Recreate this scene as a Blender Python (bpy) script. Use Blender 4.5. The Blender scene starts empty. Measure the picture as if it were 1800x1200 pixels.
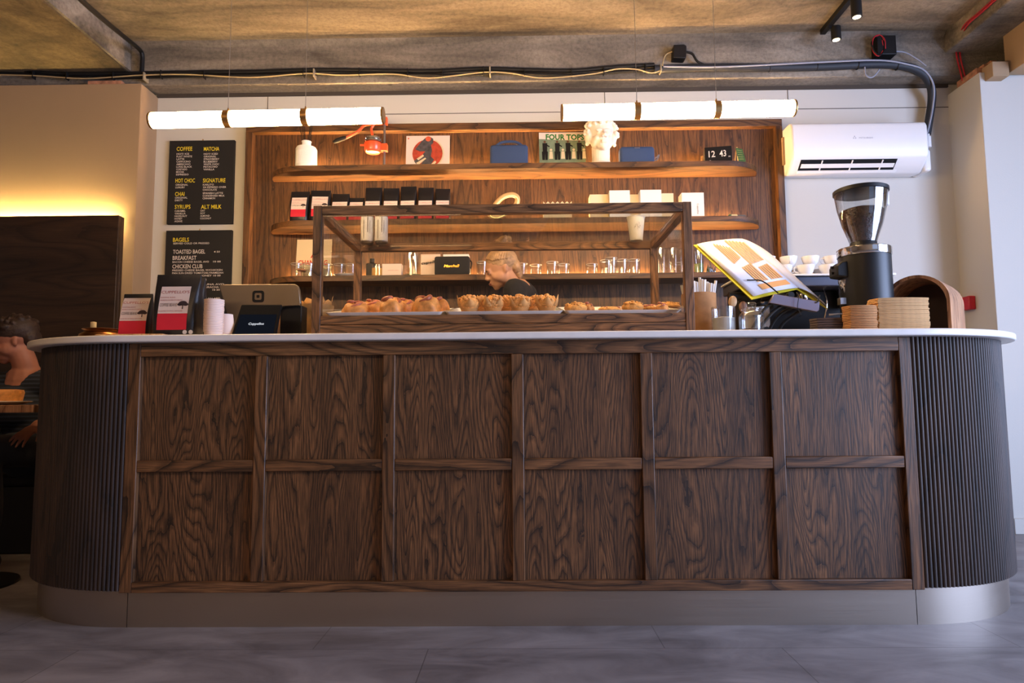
import bpy, math, random
from mathutils import Vector, Matrix
import numpy as np
random.seed(7)
SC = bpy.context.scene
COL = SC.collection
PI = math.pi

# ---------------------------------------------------------------- camera
CF, CXX, CD, CH, CP, CYW, CR = 1171.537, 0.0113, 2.5519, 0.8428, 0.0877, -0.0119, -0.0075
_fw = Vector((math.sin(CYW), math.cos(CYW), 0)); _rt = Vector((math.cos(CYW), -math.sin(CYW), 0)); _up = Vector((0, 0, 1))
_f2 = _fw*math.cos(CP) + _up*math.sin(CP); _u2 = _up*math.cos(CP) - _fw*math.sin(CP)
_r3 = _rt*math.cos(CR) + _u2*math.sin(CR); _u3 = _u2*math.cos(CR) - _rt*math.sin(CR)
CAMP = Vector((CXX, -CD, CH))
cd = bpy.data.cameras.new('camera'); cam = bpy.data.objects.new('camera', cd); COL.objects.link(cam)
cd.sensor_width = 36; cd.lens = CF/1800*36; cd.clip_start = .05
M = Matrix((_r3, _u3, -_f2)).transposed().to_4x4(); M.translation = CAMP
cam.matrix_world = M
SC.camera = cam

def px(u, v, Y):
    """point of the plane y=Y that the photograph shows at pixel u,v (1800x1200)"""
    d = _r3*((u-900)/CF) - _u3*((v-600)/CF) + _f2
    t = (Y-CAMP.y)/d.y
    return CAMP + d*t
def pX(u, v, X):
    d = _r3*((u-900)/CF) - _u3*((v-600)/CF) + _f2
    return CAMP + d*((X-CAMP.x)/d.x)
def pz(u, v, Z):
    d = _r3*((u-900)/CF) - _u3*((v-600)/CF) + _f2
    return CAMP + d*((Z-CAMP.z)/d.z)

# ---------------------------------------------------------------- world, light, exposure
w = bpy.data.worlds.new('world'); SC.world = w; w.use_nodes = True
w.node_tree.nodes['Background'].inputs[0].default_value = (.35, .42, .65, 1)
w.node_tree.nodes['Background'].inputs[1].default_value = .35
SC.view_settings.view_transform = 'Standard'; SC.view_settings.look = 'None'
SC.view_settings.gamma = 1; SC.view_settings.use_curve_mapping = False
SC.view_settings.exposure = 0.0
cy = SC.cycles
cy.use_denoising = True
cy.max_bounces = 7; cy.diffuse_bounces = 4; cy.glossy_bounces = 4; cy.transmission_bounces = 6; cy.transparent_max_bounces = 16
cy.sample_clamp_indirect = 4; cy.caustics_reflective = False; cy.caustics_refractive = False

def area(name, loc, rot, sx, sy, power, col, spread=180):
    l = bpy.data.lights.new(name, 'AREA'); l.shape = 'RECTANGLE'; l.size = sx; l.size_y = sy
    l.energy = power; l.color = col; l.spread = math.radians(spread)
    o = bpy.data.objects.new(name, l); COL.objects.link(o); o.location = loc; o.rotation_euler = rot
    return o
DAY = (.52, .65, 1.0)
area('daylight_side', (4.65, -1.9, 1.5), (0, math.radians(90), 0), 2.4, 3.4, 450, DAY)
area('daylight_front', (3.75, -5.4, 1.6), (math.radians(90), 0, 0), 2.6, 2.4, 12, DAY)
WARM = (1, .64, .34)
area('added_warm_fill_down', (-1.8, -3.2, 2.7), (math.radians(25), 0, 0), 2.5, .3, 30, WARM)  # added warm fill for the counter front; no modelled lamp behind it
area('added_warm_fill_up', (-1.5, -2.6, 2.3), (math.radians(180), 0, 0), 3.5, .6, 30, WARM)  # added upward fill to brighten the ceiling, an invented source
LED = (1, .60, .24)

# ---------------------------------------------------------------- materials
def newmat(name):
    m = bpy.data.materials.new(name); m.use_nodes = True
    nt = m.node_tree; return m, nt, nt.nodes, nt.links, nt.nodes['Principled BSDF']
def srgb(c):
    return tuple((x/255/12.92 if x/255 <= .04045 else ((x/255+.055)/1.055)**2.4) for x in c) + (1,)
def mat(name, col, rough=.5, metal=0, bump=0, bscale=60, emit=0, ecol=None, coat=0, spec=.5, var=0, vscale=8, sheen=0, trans=0):
    m, nt, N, L, b = newmat(name)
    c = srgb(col)
    b.inputs['Base Color'].default_value = c
    b.inputs['Roughness'].default_value = rough; b.inputs['Metallic'].default_value = metal
    b.inputs['Specular IOR Level'].default_value = spec
    b.inputs['Coat Weight'].default_value = coat
    if trans: b.inputs['Transmission Weight'].default_value = trans
    if emit:
        b.inputs['Emission Color'].default_value = (srgb(ecol) if ecol else c); b.inputs['Emission Strength'].default_value = emit
    tc = N.new('ShaderNodeTexCoord')
    n = N.new('ShaderNodeTexNoise'); n.inputs['Scale'].default_value = vscale if var else bscale; n.inputs['Detail'].default_value = 4
    L.new(tc.outputs['Object'], n.inputs['Vector'])
    if var:
        r = N.new('ShaderNodeValToRGB')
        r.color_ramp.elements[0].position = .3; r.color_ramp.elements[1].position = .7
        r.color_ramp.elements[0].color = tuple(x*(1-var) for x in c[:3])+(1,)
        r.color_ramp.elements[1].color = tuple(min(1, x*(1+var)) for x in c[:3])+(1,)
        L.new(n.outputs['Fac'], r.inputs[0]); L.new(r.outputs[0], b.inputs['Base Color'])
    if bump:
        n2 = N.new('ShaderNodeTexNoise'); n2.inputs['Scale'].default_value = bscale; n2.inputs['Detail'].default_value = 5
        L.new(tc.outputs['Object'], n2.inputs['Vector'])
        bp = N.new('ShaderNodeBump'); bp.inputs['Strength'].default_value = bump; bp.inputs['Distance'].default_value = .004
        L.new(n2.outputs['Fac'], bp.inputs['Height']); L.new(bp.outputs[0], b.inputs['Normal'])
    return m

def wood(name, dark, mid, light, axis='z', scale=1.0, rings=26, rough=.45, contrast=1.0, pores=.5, stretch=5.5):
    """oak-like veneer: contour lines of a stretched noise give the cathedral arches, a finer noise the pores"""
    m, nt, N, L, b = newmat(name)
    tc = N.new('ShaderNodeTexCoord'); oi = N.new('ShaderNodeObjectInfo')
    ml = N.new('ShaderNodeMath'); ml.operation = 'MULTIPLY'; ml.inputs[1].default_value = 37.0
    L.new(oi.outputs['Random'], ml.inputs[0])
    add = N.new('ShaderNodeVectorMath'); add.operation = 'ADD'
    L.new(tc.outputs['Object'], add.inputs[0]); L.new(ml.outputs[0], add.inputs[1])
    def scaled(sa, sl):
        mp = N.new('ShaderNodeMapping')
        s = [sa, sa, sa]; s['xyz'.index(axis)] = sl
        mp.inputs['Scale'].default_value = s
        L.new(add.outputs[0], mp.inputs['Vector']); return mp
    mp = scaled(5.2*scale, 5.2*scale/stretch)
    n = N.new('ShaderNodeTexNoise'); n.inputs['Scale'].default_value = 1; n.inputs['Detail'].default_value = 1.2; n.inputs['Roughness'].default_value = .35
    n.inputs['Distortion'].default_value = .25
    L.new(mp.outputs[0], n.inputs['Vector'])
    mp4 = scaled(38*scale, 14*scale)
    n4 = N.new('ShaderNodeTexNoise'); n4.inputs['Scale'].default_value = 1; n4.inputs['Detail'].default_value = 2
    L.new(mp4.outputs[0], n4.inputs['Vector'])
    wob = N.new('ShaderNodeMath'); wob.operation = 'MULTIPLY_ADD'; wob.inputs[1].default_value = .022
    L.new(n4.outputs['Fac'], wob.inputs[0]); L.new(n.outputs['Fac'], wob.inputs[2])
    k = N.new('ShaderNodeMath'); k.operation = 'MULTIPLY'; k.inputs[1].default_value = rings
    L.new(wob.outputs[0], k.inputs[0])
    fr = N.new('ShaderNodeMath'); fr.operation = 'FRACT'; L.new(k.outputs[0], fr.inputs[0])
    r = N.new('ShaderNodeValToRGB'); e = r.color_ramp.elements
    d, mi, li = srgb(dark), srgb(mid), srgb(light)
    e[0].position = 0; e[0].color = d
    e[1].position = 1; e[1].color = mi
    x = e.new(.10); x.color = tuple(d[i]*.6+mi[i]*.4 for i in range(3))+(1,)
    x = e.new(.26); x.color = mi
    x = e.new(.72); x.color = li
    x = e.new(.93); x.color = tuple(d[i]*.3+mi[i]*.7 for i in range(3))+(1,)
    L.new(fr.outputs[0], r.inputs[0])
    mp2 = scaled(210*scale, 7*scale)
    n2 = N.new('ShaderNodeTexNoise'); n2.inputs['Scale'].default_value = 1; n2.inputs['Detail'].default_value = 2
    L.new(mp2.outputs[0], n2.inputs['Vector'])
    r2 = N.new('ShaderNodeValToRGB'); r2.color_ramp.elements[0].position = .36; r2.color_ramp.elements[1].position = .62
    r2.color_ramp.elements[0].color = (1-pores, 1-pores, 1-pores, 1); r2.color_ramp.elements[1].color = (1.1, 1.1, 1.1, 1)
    L.new(n2.outputs['Fac'], r2.inputs[0])
    mp3 = scaled(7*scale, .7*scale)
    n3 = N.new('ShaderNodeTexNoise'); n3.inputs['Scale'].default_value = 1; n3.inputs['Detail'].default_value = 2
    L.new(mp3.outputs[0], n3.inputs['Vector'])
    r3 = N.new('ShaderNodeValToRGB'); r3.color_ramp.elements[0].position = .3; r3.color_ramp.elements[1].position = .7
    r3.color_ramp.elements[0].color = (.62, .60, .60, 1); r3.color_ramp.elements[1].color = (1.15, 1.15, 1.15, 1)
    L.new(n3.outputs['Fac'], r3.inputs[0])
    mx = N.new('ShaderNodeMix'); mx.data_type = 'RGBA'; mx.blend_type = 'MULTIPLY'; mx.inputs[0].default_value = 1
    L.new(r.outputs[0], mx.inputs[6]); L.new(r2.outputs[0], mx.inputs[7])
    mx2 = N.new('ShaderNodeMix'); mx2.data_type = 'RGBA'; mx2.blend_type = 'MULTIPLY'; mx2.inputs[0].default_value = 1
    L.new(mx.outputs[2], mx2.inputs[6]); L.new(r3.outputs[0], mx2.inputs[7])
    L.new(mx2.outputs[2], b.inputs['Base Color'])
    bp = N.new('ShaderNodeBump'); bp.inputs['Strength'].default_value = .25; bp.inputs['Distance'].default_value = .002
    L.new(n2.outputs['Fac'], bp.inputs['Height']); L.new(bp.outputs[0], b.inputs['Normal'])
    b.inputs['Roughness'].default_value = rough
    return m

def glassm(name, tint=(1, 1, 1), boost=1.0, rough=.02, base=.0):
    """thin glass: fresnel mix of a tinted transparent and a mirror"""
    m, nt, N, L, b = newmat(name); N.remove(b)
    out = N['Material Output']
    tr = N.new('ShaderNodeBsdfTransparent'); tr.inputs[0].default_value = tint+(1,)
    gl = N.new('ShaderNodeBsdfGlossy'); gl.inputs['Roughness'].default_value = rough
    fr = N.new('ShaderNodeFresnel'); ge = N.new('ShaderNodeNewGeometry')
    ir = N.new('ShaderNodeMapRange'); ir.inputs[3].default_value = 1.5; ir.inputs[4].default_value = 1/1.5   # same index seen from either side
    L.new(ge.outputs['Backfacing'], ir.inputs[0]); L.new(ir.outputs[0], fr.inputs[0])
    mu = N.new('ShaderNodeMath'); mu.operation = 'MULTIPLY_ADD'; mu.inputs[1].default_value = boost; mu.inputs[2].default_value = base; mu.use_clamp = True
    L.new(fr.outputs[0], mu.inputs[0])
    mx = N.new('ShaderNodeMixShader'); L.new(mu.outputs[0], mx.inputs[0]); L.new(tr.outputs[0], mx.inputs[1]); L.new(gl.outputs[0], mx.inputs[2])
    L.new(mx.outputs[0], out.inputs[0])
    return m

def emat(name, col, s):
    m, nt, N, L, b = newmat(name); N.remove(b)
    e = N.new('ShaderNodeEmission'); e.inputs[0].default_value = tuple(col)+(1,); e.inputs[1].default_value = s
    L.new(e.outputs[0], N['Material Output'].inputs[0]); return m

def concrete(name, a, c, scale=1.0, streak='x', bump=.6):
    m, nt, N, L, b = newmat(name)
    tc = N.new('ShaderNodeTexCoord')
    mp = N.new('ShaderNodeMapping'); s = [3.2*scale]*3
    if streak: s['xyz'.index(streak)] = .7*scale
    mp.inputs['Scale'].default_value = s; L.new(tc.outputs['Object'], mp.inputs['Vector'])
    n = N.new('ShaderNodeTexNoise'); n.inputs['Scale'].default_value = 1; n.inputs['Detail'].default_value = 8; n.inputs['Roughness'].default_value = .62; n.inputs['Distortion'].default_value = .6
    L.new(mp.outputs[0], n.inputs['Vector'])
    r = N.new('ShaderNodeValToRGB'); r.color_ramp.elements[0].position = .36; r.color_ramp.elements[1].position = .66
    r.color_ramp.elements[0].color = srgb(a); r.color_ramp.elements[1].color = srgb(c)
    L.new(n.outputs['Fac'], r.inputs[0])
    n5 = N.new('ShaderNodeTexNoise'); n5.inputs['Scale'].default_value = 34*scale; n5.inputs['Detail'].default_value = 10; n5.inputs['Roughness'].default_value = .7
    L.new(tc.outputs['Object'], n5.inputs['Vector'])
    r5 = N.new('ShaderNodeValToRGB'); r5.color_ramp.elements[0].position = .34; r5.color_ramp.elements[1].position = .58
    r5.color_ramp.elements[0].color = (.6, .6, .6, 1); r5.color_ramp.elements[1].color = (1.05, 1.05, 1.05, 1)
    L.new(n5.outputs['Fac'], r5.inputs[0])
    v = N.new('ShaderNodeTexVoronoi'); v.inputs['Scale'].default_value = 1.7*scale
    L.new(tc.outputs['Object'], v.inputs['Vector'])
    rv = N.new('ShaderNodeValToRGB'); rv.color_ramp.elements[0].position = .02; rv.color_ramp.elements[1].position = .05
    rv.color_ramp.elements[0].color = (.25, .22, .2, 1); rv.color_ramp.elements[1].color = (1, 1, 1, 1)
    L.new(v.outputs['Distance'], rv.inputs[0])
    mx = N.new('ShaderNodeMix'); mx.data_type = 'RGBA'; mx.blend_type = 'MULTIPLY'; mx.inputs[0].default_value = .8
    L.new(r.outputs[0], mx.inputs[6]); L.new(r5.outputs[0], mx.inputs[7])
    mx2 = N.new('ShaderNodeMix'); mx2.data_type = 'RGBA'; mx2.blend_type = 'MULTIPLY'; mx2.inputs[0].default_value = .8
    L.new(mx.outputs[2], mx2.inputs[6]); L.new(rv.outputs[0], mx2.inputs[7])
    L.new(mx2.outputs[2], b.inputs['Base Color'])
    bp = N.new('ShaderNodeBump'); bp.inputs['Strength'].default_value = bump; bp.inputs['Distance'].default_value = .02
    L.new(n5.outputs['Fac'], bp.inputs['Height'])
    bp2 = N.new('ShaderNodeBump'); bp2.inputs['Strength'].default_value = bump*.6; bp2.inputs['Distance'].default_value = .06
    L.new(n.outputs['Fac'], bp2.inputs['Height']); L.new(bp.outputs[0], bp2.inputs['Normal'])
    L.new(bp2.outputs[0], b.inputs['Normal']); b.inputs['Roughness'].default_value = .85
    return m

def floorm():
    m, nt, N, L, b = newmat('floor_tile')
    tc = N.new('ShaderNodeTexCoord')
    br = N.new('ShaderNodeTexBrick'); br.inputs['Scale'].default_value = 1; br.inputs['Brick Width'].default_value = 1.2; br.inputs['Row Height'].default_value = .6
    br.inputs['Mortar Size'].default_value = .0016; br.inputs['Mortar Smooth'].default_value = .1; br.offset = .33
    br.inputs['Color1'].default_value = (.9, .9, .9, 1); br.inputs['Color2'].default_value = (1.06, 1.05, 1.04, 1); br.inputs['Mortar'].default_value = (.45, .44, .43, 1)
    mpb = N.new('ShaderNodeMapping'); mpb.inputs['Location'].default_value = (.31, .20, 0); L.new(tc.outputs['Object'], mpb.inputs['Vector'])
    L.new(mpb.outputs[0], br.inputs['Vector'])
    n = N.new('ShaderNodeTexNoise'); n.inputs['Scale'].default_value = 2.6; n.inputs['Detail'].default_value = 9; n.inputs['Roughness'].default_value = .6; n.inputs['Distortion'].default_value = .8
    mp = N.new('ShaderNodeMapping'); mp.inputs['Scale'].default_value = (.8, 2.0, 1); L.new(tc.outputs['Object'], mp.inputs['Vector']); L.new(mp.outputs[0], n.inputs['Vector'])
    r = N.new('ShaderNodeValToRGB'); r.color_ramp.elements[0].position = .32; r.color_ramp.elements[1].position = .68
    r.color_ramp.elements[0].color = srgb((100, 95, 97)); r.color_ramp.elements[1].color = srgb((152, 147, 149))
    L.new(n.outputs['Fac'], r.inputs[0])
    mx = N.new('ShaderNodeMix'); mx.data_type = 'RGBA'; mx.blend_type = 'MULTIPLY'; mx.inputs[0].default_value = 1
    L.new(r.outputs[0], mx.inputs[6]); L.new(br.outputs['Color'], mx.inputs[7]); L.new(mx.outputs[2], b.inputs['Base Color'])
    b.inputs['Roughness'].default_value = .48
    bp = N.new('ShaderNodeBump'); bp.inputs['Strength'].default_value = .12; bp.inputs['Distance'].default_value = .004
    L.new(n.outputs['Fac'], bp.inputs['Height']); L.new(bp.outputs[0], b.inputs['Normal'])
    return m

def brushed(name, col, rough=.32, axis='x'):
    m, nt, N, L, b = newmat(name)
    b.inputs['Base Color'].default_value = srgb(col); b.inputs['Metallic'].default_value = 1
    tc = N.new('ShaderNodeTexCoord'); mp = N.new('ShaderNodeMapping'); s = [2, 2, 400]
    mp.inputs['Scale'].default_value = s; L.new(tc.outputs['Object'], mp.inputs['Vector'])
    n = N.new('ShaderNodeTexNoise'); n.inputs['Scale'].default_value = 1; n.inputs['Detail'].default_value = 2; L.new(mp.outputs[0], n.inputs['Vector'])
    r = N.new('ShaderNodeMapRange'); r.inputs[3].default_value = rough-.07; r.inputs[4].default_value = rough+.1
    L.new(n.outputs['Fac'], r.inputs[0]); L.new(r.outputs[0], b.inputs['Roughness'])
    bp = N.new('ShaderNodeBump'); bp.inputs['Strength'].default_value = .15; bp.inputs['Distance'].default_value = .0008
    L.new(n.outputs['Fac'], bp.inputs['Height']); L.new(bp.outputs[0], b.inputs['Normal'])
    return m

WD, WM, WL = (36, 22, 12), (106, 71, 42), (128, 87, 53)
W_panel = wood('oak_veneer_vertical', WD, WM, WL, 'z', 1.55, 30, .5, stretch=8, pores=.68)
W_railx = wood('oak_solid_along_x', WD, WM, WL, 'x', 1.3, 12, .45)
W_railz = wood('oak_solid_along_z', WD, WM, WL, 'z', 1.3, 12, .45)
W_raily = wood('oak_solid_along_y', WD, WM, WL, 'y', 1.3, 12, .45)
BD, BM, BL = (52, 31, 16), (98, 64, 35), (114, 77, 43)
W_cx = wood('lit_case_oak_along_x', (44, 27, 15), (128, 88, 54), (152, 106, 66), 'x', 1.6, 14, .45)  # case oak: lighter than the counter's, warm light painted into the colour
W_cz = wood('lit_case_oak_along_z', (44, 27, 15), (128, 88, 54), (152, 106, 66), 'z', 1.6, 14, .45)
W_cy = wood('lit_case_oak_along_y', (44, 27, 15), (128, 88, 54), (152, 106, 66), 'y', 1.6, 14, .45)
B_panel = wood('walnut_back_panel', BD, BM, BL, 'z', 2.0, 12, .5, pores=.5, stretch=14)
B_x = wood('walnut_edge_along_x', BD, BM, BL, 'x', 1.2, 10, .5, pores=.35)
B_z = wood('walnut_edge_along_z', BD, BM, BL, 'z', 1.2, 10, .5, pores=.35)
W_flute = wood('dark_reeded_wood', (30, 21, 18), (52, 38, 32), (58, 43, 36), 'z', 1.0, 8, .62, pores=.2)
W_banq = wood('dark_banquette_wood', (34, 22, 15), (52, 34, 23), (58, 39, 26), 'x', 1.0, 8, .5, pores=.25)
W_arch = wood('bent_walnut', (118, 76, 50), (184, 132, 94), (200, 150, 110), 'z', 2.0, 8, .4, pores=.3)
W_light = wood('pale_wood', (170, 120, 70), (206, 160, 104), (220, 176, 120), 'z', 3, 8, .5, pores=.2)
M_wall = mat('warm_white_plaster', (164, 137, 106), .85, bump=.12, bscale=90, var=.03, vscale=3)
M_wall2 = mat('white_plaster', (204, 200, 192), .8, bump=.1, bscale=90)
M_joint = mat('wall_joint', (70, 62, 55), .9)
M_conc = concrete('slab_concrete', (98, 86, 70), (170, 152, 126), 1, 'x')
M_conc2 = concrete('beam_concrete', (90, 83, 74), (166, 154, 138), 1.2, 'x')
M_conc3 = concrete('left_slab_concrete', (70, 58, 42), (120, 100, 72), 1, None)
M_brick = mat('raw_brick', (170, 120, 92), .9, bump=.6, bscale=40, var=.4, vscale=30)
M_floor = floorm()
M_marble = mat('white_quartz', (226, 221, 216), .28, var=.05, vscale=14)
M_plinth = brushed('brushed_bronze_steel', (182, 170, 158), .34)
M_black = mat('black_plastic', (20, 20, 22), .5, spec=.3)
M_blackm = mat('matte_black_metal', (20, 20, 22), .5, .3)
M_rubber = mat('black_insulation', (34, 38, 46), .6)
M_cream = mat('cream_cable', (214, 196, 160), .5)
M_creamc = mat('aged_cream_cable', (180, 158, 118), .5)
M_grey = mat('grey_cable', (150, 152, 165), .5)
M_red = mat('red_cable', (170, 26, 38), .5)
M_white = mat('white_plastic', (238, 234, 232), .35)
M_whitem = mat('white_ceramic', (240, 238, 236), .2, coat=.3)
M_paper = mat('white_paper', (236, 230, 222), .8, spec=.2)
M_brass = mat('aged_brass', (186, 146, 92), .38, 1)
M_chrome = mat('chrome', (210, 208, 205), .12, 1)
M_steel = mat('satin_steel', (170, 168, 170), .3, 1)
M_glass = glassm('case_glass', (.992, .996, .99), .7)
M_glasst = glassm('case_top_glass', (.985, .99, .96), 1.3, base=.01)
M_tumb = glassm('tumbler_glass', (.96, .97, .97), 1.6, rough=.04, base=.03)
M_kraft = mat('kraft_card', (178, 130, 86), .8, var=.12, vscale=30, spec=.2)
M_kraft2 = mat('pale_kraft_card', (206, 166, 118), .8, var=.1, vscale=40, spec=.2)
M_kraft3 = mat('parchment_paper', (206, 154, 96), .7, var=.12, vscale=30, spec=.2)
M_bag = mat('black_foil_pouch', (24, 24, 28), .38, bump=.5, bscale=18)
M_label = mat('label_paper', (226, 206, 194), .7, spec=.2)
M_redlab = mat('label_red', (205, 22, 50), .6)
M_ink = mat('dark_ink', (58, 42, 44), .8)
M_inkred = mat('label_red_ink', (170, 80, 78), .8)
M_yel = mat('yellow_print', (236, 214, 52), .7, emit=0)
M_whiteprint = mat('white_print', (226, 216, 206), .8)
M_board = mat('menu_black', (24, 22, 23), .7)
M_blue = mat('blue_fabric', (44, 66, 104), .75, bump=.3, bscale=300)
M_orange = mat('orange_enamel', (228, 86, 44), .3, coat=.4)
M_plaster = mat('plaster_bust', (238, 226, 212), .7, bump=.2, bscale=80)
M_skin = mat('skin', (192, 142, 112), .55, var=.06, vscale=20)
M_skin2 = mat('skin_ruddy', (160, 106, 86), .55, var=.06, vscale=20)
M_blond = mat('blond_hair', (168, 134, 98), .5, bump=.8, bscale=70, var=.4, vscale=35)
M_brown = mat('brown_hair', (48, 32, 26), .6, bump=.8, bscale=70, var=.3, vscale=30)
M_tee = mat('black_cotton', (24, 24, 30), .9, bump=.3, bscale=60)
M_jeans = mat('dark_jeans', (36, 44, 56), .9, bump=.3, bscale=80)
M_bun = mat('bun_crust', (206, 140, 74), .5, bump=.6, bscale=60, var=.35, vscale=35)
M_glaze = mat('bun_glaze', (168, 92, 66), .35, bump=.5, bscale=60, var=.4, vscale=40)
M_muffin = mat('muffin_crumb', (222, 160, 92), .8, bump=1, bscale=120, var=.3, vscale=70)
M_cookie = mat('pastry_crust', (214, 156, 84), .7, bump=1, bscale=110, var=.45, vscale=60)
M_berry = mat('dark_berry', (80, 24, 24), .4)
M_tray = mat('white_enamel', (232, 226, 220), .25, coat=.4)
M_beans = mat('coffee_beans', (58, 34, 25), .3, bump=1, bscale=150, var=.7, vscale=90)
M_copper = mat('aged_copper', (130, 84, 48), .3, 1, bump=.2, bscale=20)
M_stone = mat('mottled_tub', (190, 150, 96), .7, bump=.4, bscale=30, var=.35, vscale=16)
M_gold = mat('gold', (220, 170, 70), .25, 1)
M_posback = mat('pos_grey_metal', (132, 118, 100), .35, .7)
M_screen = mat('tablet_screen', (24, 28, 40), .15)

# ---------------------------------------------------------------- mesh builder
class B:
    def __init__(s, o=(0, 0, 0)):
        s.v = []; s.f = []; s.o = Vector(o)
    def mark(s): return len(s.v)
    def xf(s, k, M):
        for i in range(k, len(s.v)): s.v[i] = tuple(M @ Vector(s.v[i]))
        return s
    def box(s, x0, x1, y0, y1, z0, z1):
        k = len(s.v)
        s.v += [(x0, y0, z0), (x1, y0, z0), (x1, y1, z0), (x0, y1, z0), (x0, y0, z1), (x1, y0, z1), (x1, y1, z1), (x0, y1, z1)]
        s.f += [(k, k+3, k+2, k+1), (k+4, k+5, k+6, k+7), (k, k+1, k+5, k+4), (k+1, k+2, k+6, k+5), (k+2, k+3, k+7, k+6), (k+3, k, k+4, k+7)]
        return s
    def rings(s, rings, caps=(True, True), closed=True):
        """loft a list of rings (lists of points, equal length)"""
        k = len(s.v); n = len(rings[0])
        for r in rings: s.v += [tuple(p) for p in r]
        for i in range(len(rings)-1):
            for j in range(n if closed else n-1):
                a = k+i*n+j; b = k+i*n+(j+1) % n
                s.f.append((a, b, b+n, a+n))
        if caps[0]: s.f.append(tuple(k+j for j in reversed(range(n))))
        if caps[1]: s.f.append(tuple(k+(len(rings)-1)*n+j for j in range(n)))
        return s
    def lathe(s, c, prof, seg=24, sx=1, sy=1, caps=(True, True), rot=None):
        k = s.mark()
        s.rings([[(r*sx*math.cos(2*PI*j/seg), r*sy*math.sin(2*PI*j/seg), z) for j in range(seg)] for r, z in prof], caps)
        M = Matrix.Translation(Vector(c))
        if rot is not None: M = M @ rot
        return s.xf(k, M)
    def cyl(s, c, r, h, axis='z', seg=24, r2=None):
        R = {'z': Matrix.Identity(4), 'x': Matrix.Rotation(PI/2, 4, 'Y'), 'y': Matrix.Rotation(-PI/2, 4, 'X')}[axis]
        return s.lathe(c, [(r, 0), (r if r2 is None else r2, h)], seg, rot=R)
    def tube(s, pts, r, seg=8, closed=False, flat=1):
        P = [Vector(p) for p in pts]; n = len(P)
        R = r if isinstance(r, (list, tuple)) else [r]*n
        rings = []; prev = None
        for i in range(n):
            if closed: t = P[(i+1) % n]-P[i-1]
            else: t = P[min(i+1, n-1)]-P[max(i-1, 0)]
            t = t.normalized() if t.length > 1e-9 else Vector((0, 0, 1))
            if prev is None:
                a = Vector((0, 0, 1)) if abs(t.z) < .9 else Vector((1, 0, 0))
                nrm = (a - t*a.dot(t)).normalized()
            else:
                nrm = (prev - t*prev.dot(t)).normalized()
            prev = nrm; bn = t.cross(nrm)
            rings.append([P[i] + nrm*R[i]*math.cos(2*PI*j/seg)*flat + bn*R[i]*math.sin(2*PI*j/seg) for j in range(seg)])
        if closed: rings.append(rings[0]); return s.rings(rings, (False, False))
        return s.rings(rings)
    def prism(s, pts, a, b, plane='xz'):
        """polygon extruded from a to b along the third axis"""
        f = {'xz': lambda p, q: (p[0], q, p[1]), 'xy': lambda p, q: (p[0], p[1], q), 'yz': lambda p, q: (q, p[0], p[1])}[plane]
        return s.rings([[f(p, a) for p in pts], [f(p, b) for p in pts]])
    def ball(s, c, r, seg=16, rot=None):
        r = (r, r, r) if not isinstance(r, (tuple, list)) else r
        k = s.mark(); n = max(6, seg//2)
        s.rings([[(math.sin(PI*(i+.02)/(n+.04))*math.cos(2*PI*j/seg)*r[0], math.sin(PI*(i+.02)/(n+.04))*math.sin(2*PI*j/seg)*r[1], -math.cos(PI*(i+.02)/(n+.04))*r[2]) for j in range(seg)] for i in range(n+1)])
        M = Matrix.Translation(Vector(c))
        if rot is not None: M = M @ rot.to_4x4()
        return s.xf(k, M)
    def text(s, txt, p0, width=None, h=.01, bold=0, M=None, align='L', depth=.0006, sx=1):
        """lettering in the xz plane facing -y, baseline-left at p0; width fits the line"""
        c = bpy.data.curves.new('t', 'FONT'); c.body = txt; c.size = h/.73; c.offset = bold; c.resolution_u = 2
        o = bpy.data.objects.new('t', c); me = bpy.data.meshes.new_from_object(o)
        co = np.empty(len(me.vertices)*3); me.vertices.foreach_get('co', co); co = co.reshape(-1, 3)
        if len(co) == 0: return s
        x0, x1 = co[:, 0].min(), co[:, 0].max()
        fx = (width/(x1-x0)) if width else sx
        wd = (x1-x0)*fx
        dx = {'L': 0, 'C': -wd/2, 'R': -wd}[align]
        k = len(s.v); p0 = Vector(p0)
        for x, y, z in co:
            q = Vector(((x-x0)*fx+dx, -depth, y))
            if M is not None: q = M @ q
            s.v.append(tuple(p0+q))
        s.f += [tuple(k+i for i in p.vertices) for p in me.polygons]
        bpy.data.objects.remove(o); bpy.data.curves.remove(c); bpy.data.meshes.remove(me)
        return s
    def build(s, name, m, parent=None, smooth=True, bev=0, ang=40, mods=None, loc=None, seg=2):
        me = bpy.data.meshes.new(name)
        o3 = s.o if loc is None else Vector(loc)
        me.from_pydata([(a-o3.x, b-o3.y, c-o3.z) for a, b, c in s.v], [], s.f)
        me.update()
        o = bpy.data.objects.new(name, me); COL.objects.link(o)
        if m: me.materials.append(m)
        if parent is not None: o.parent = parent
        else: o.location = o3
        if mods: mods(o)
        if bev:
            b = o.modifiers.new('bevel', 'BEVEL'); b.width = bev; b.segments = seg; b.limit_method = 'ANGLE'; b.angle_limit = math.radians(35)
        if smooth:
            me.shade_smooth()
            try: me.set_sharp_from_angle(angle=math.radians(ang))
            except Exception: pass
        return o

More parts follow.
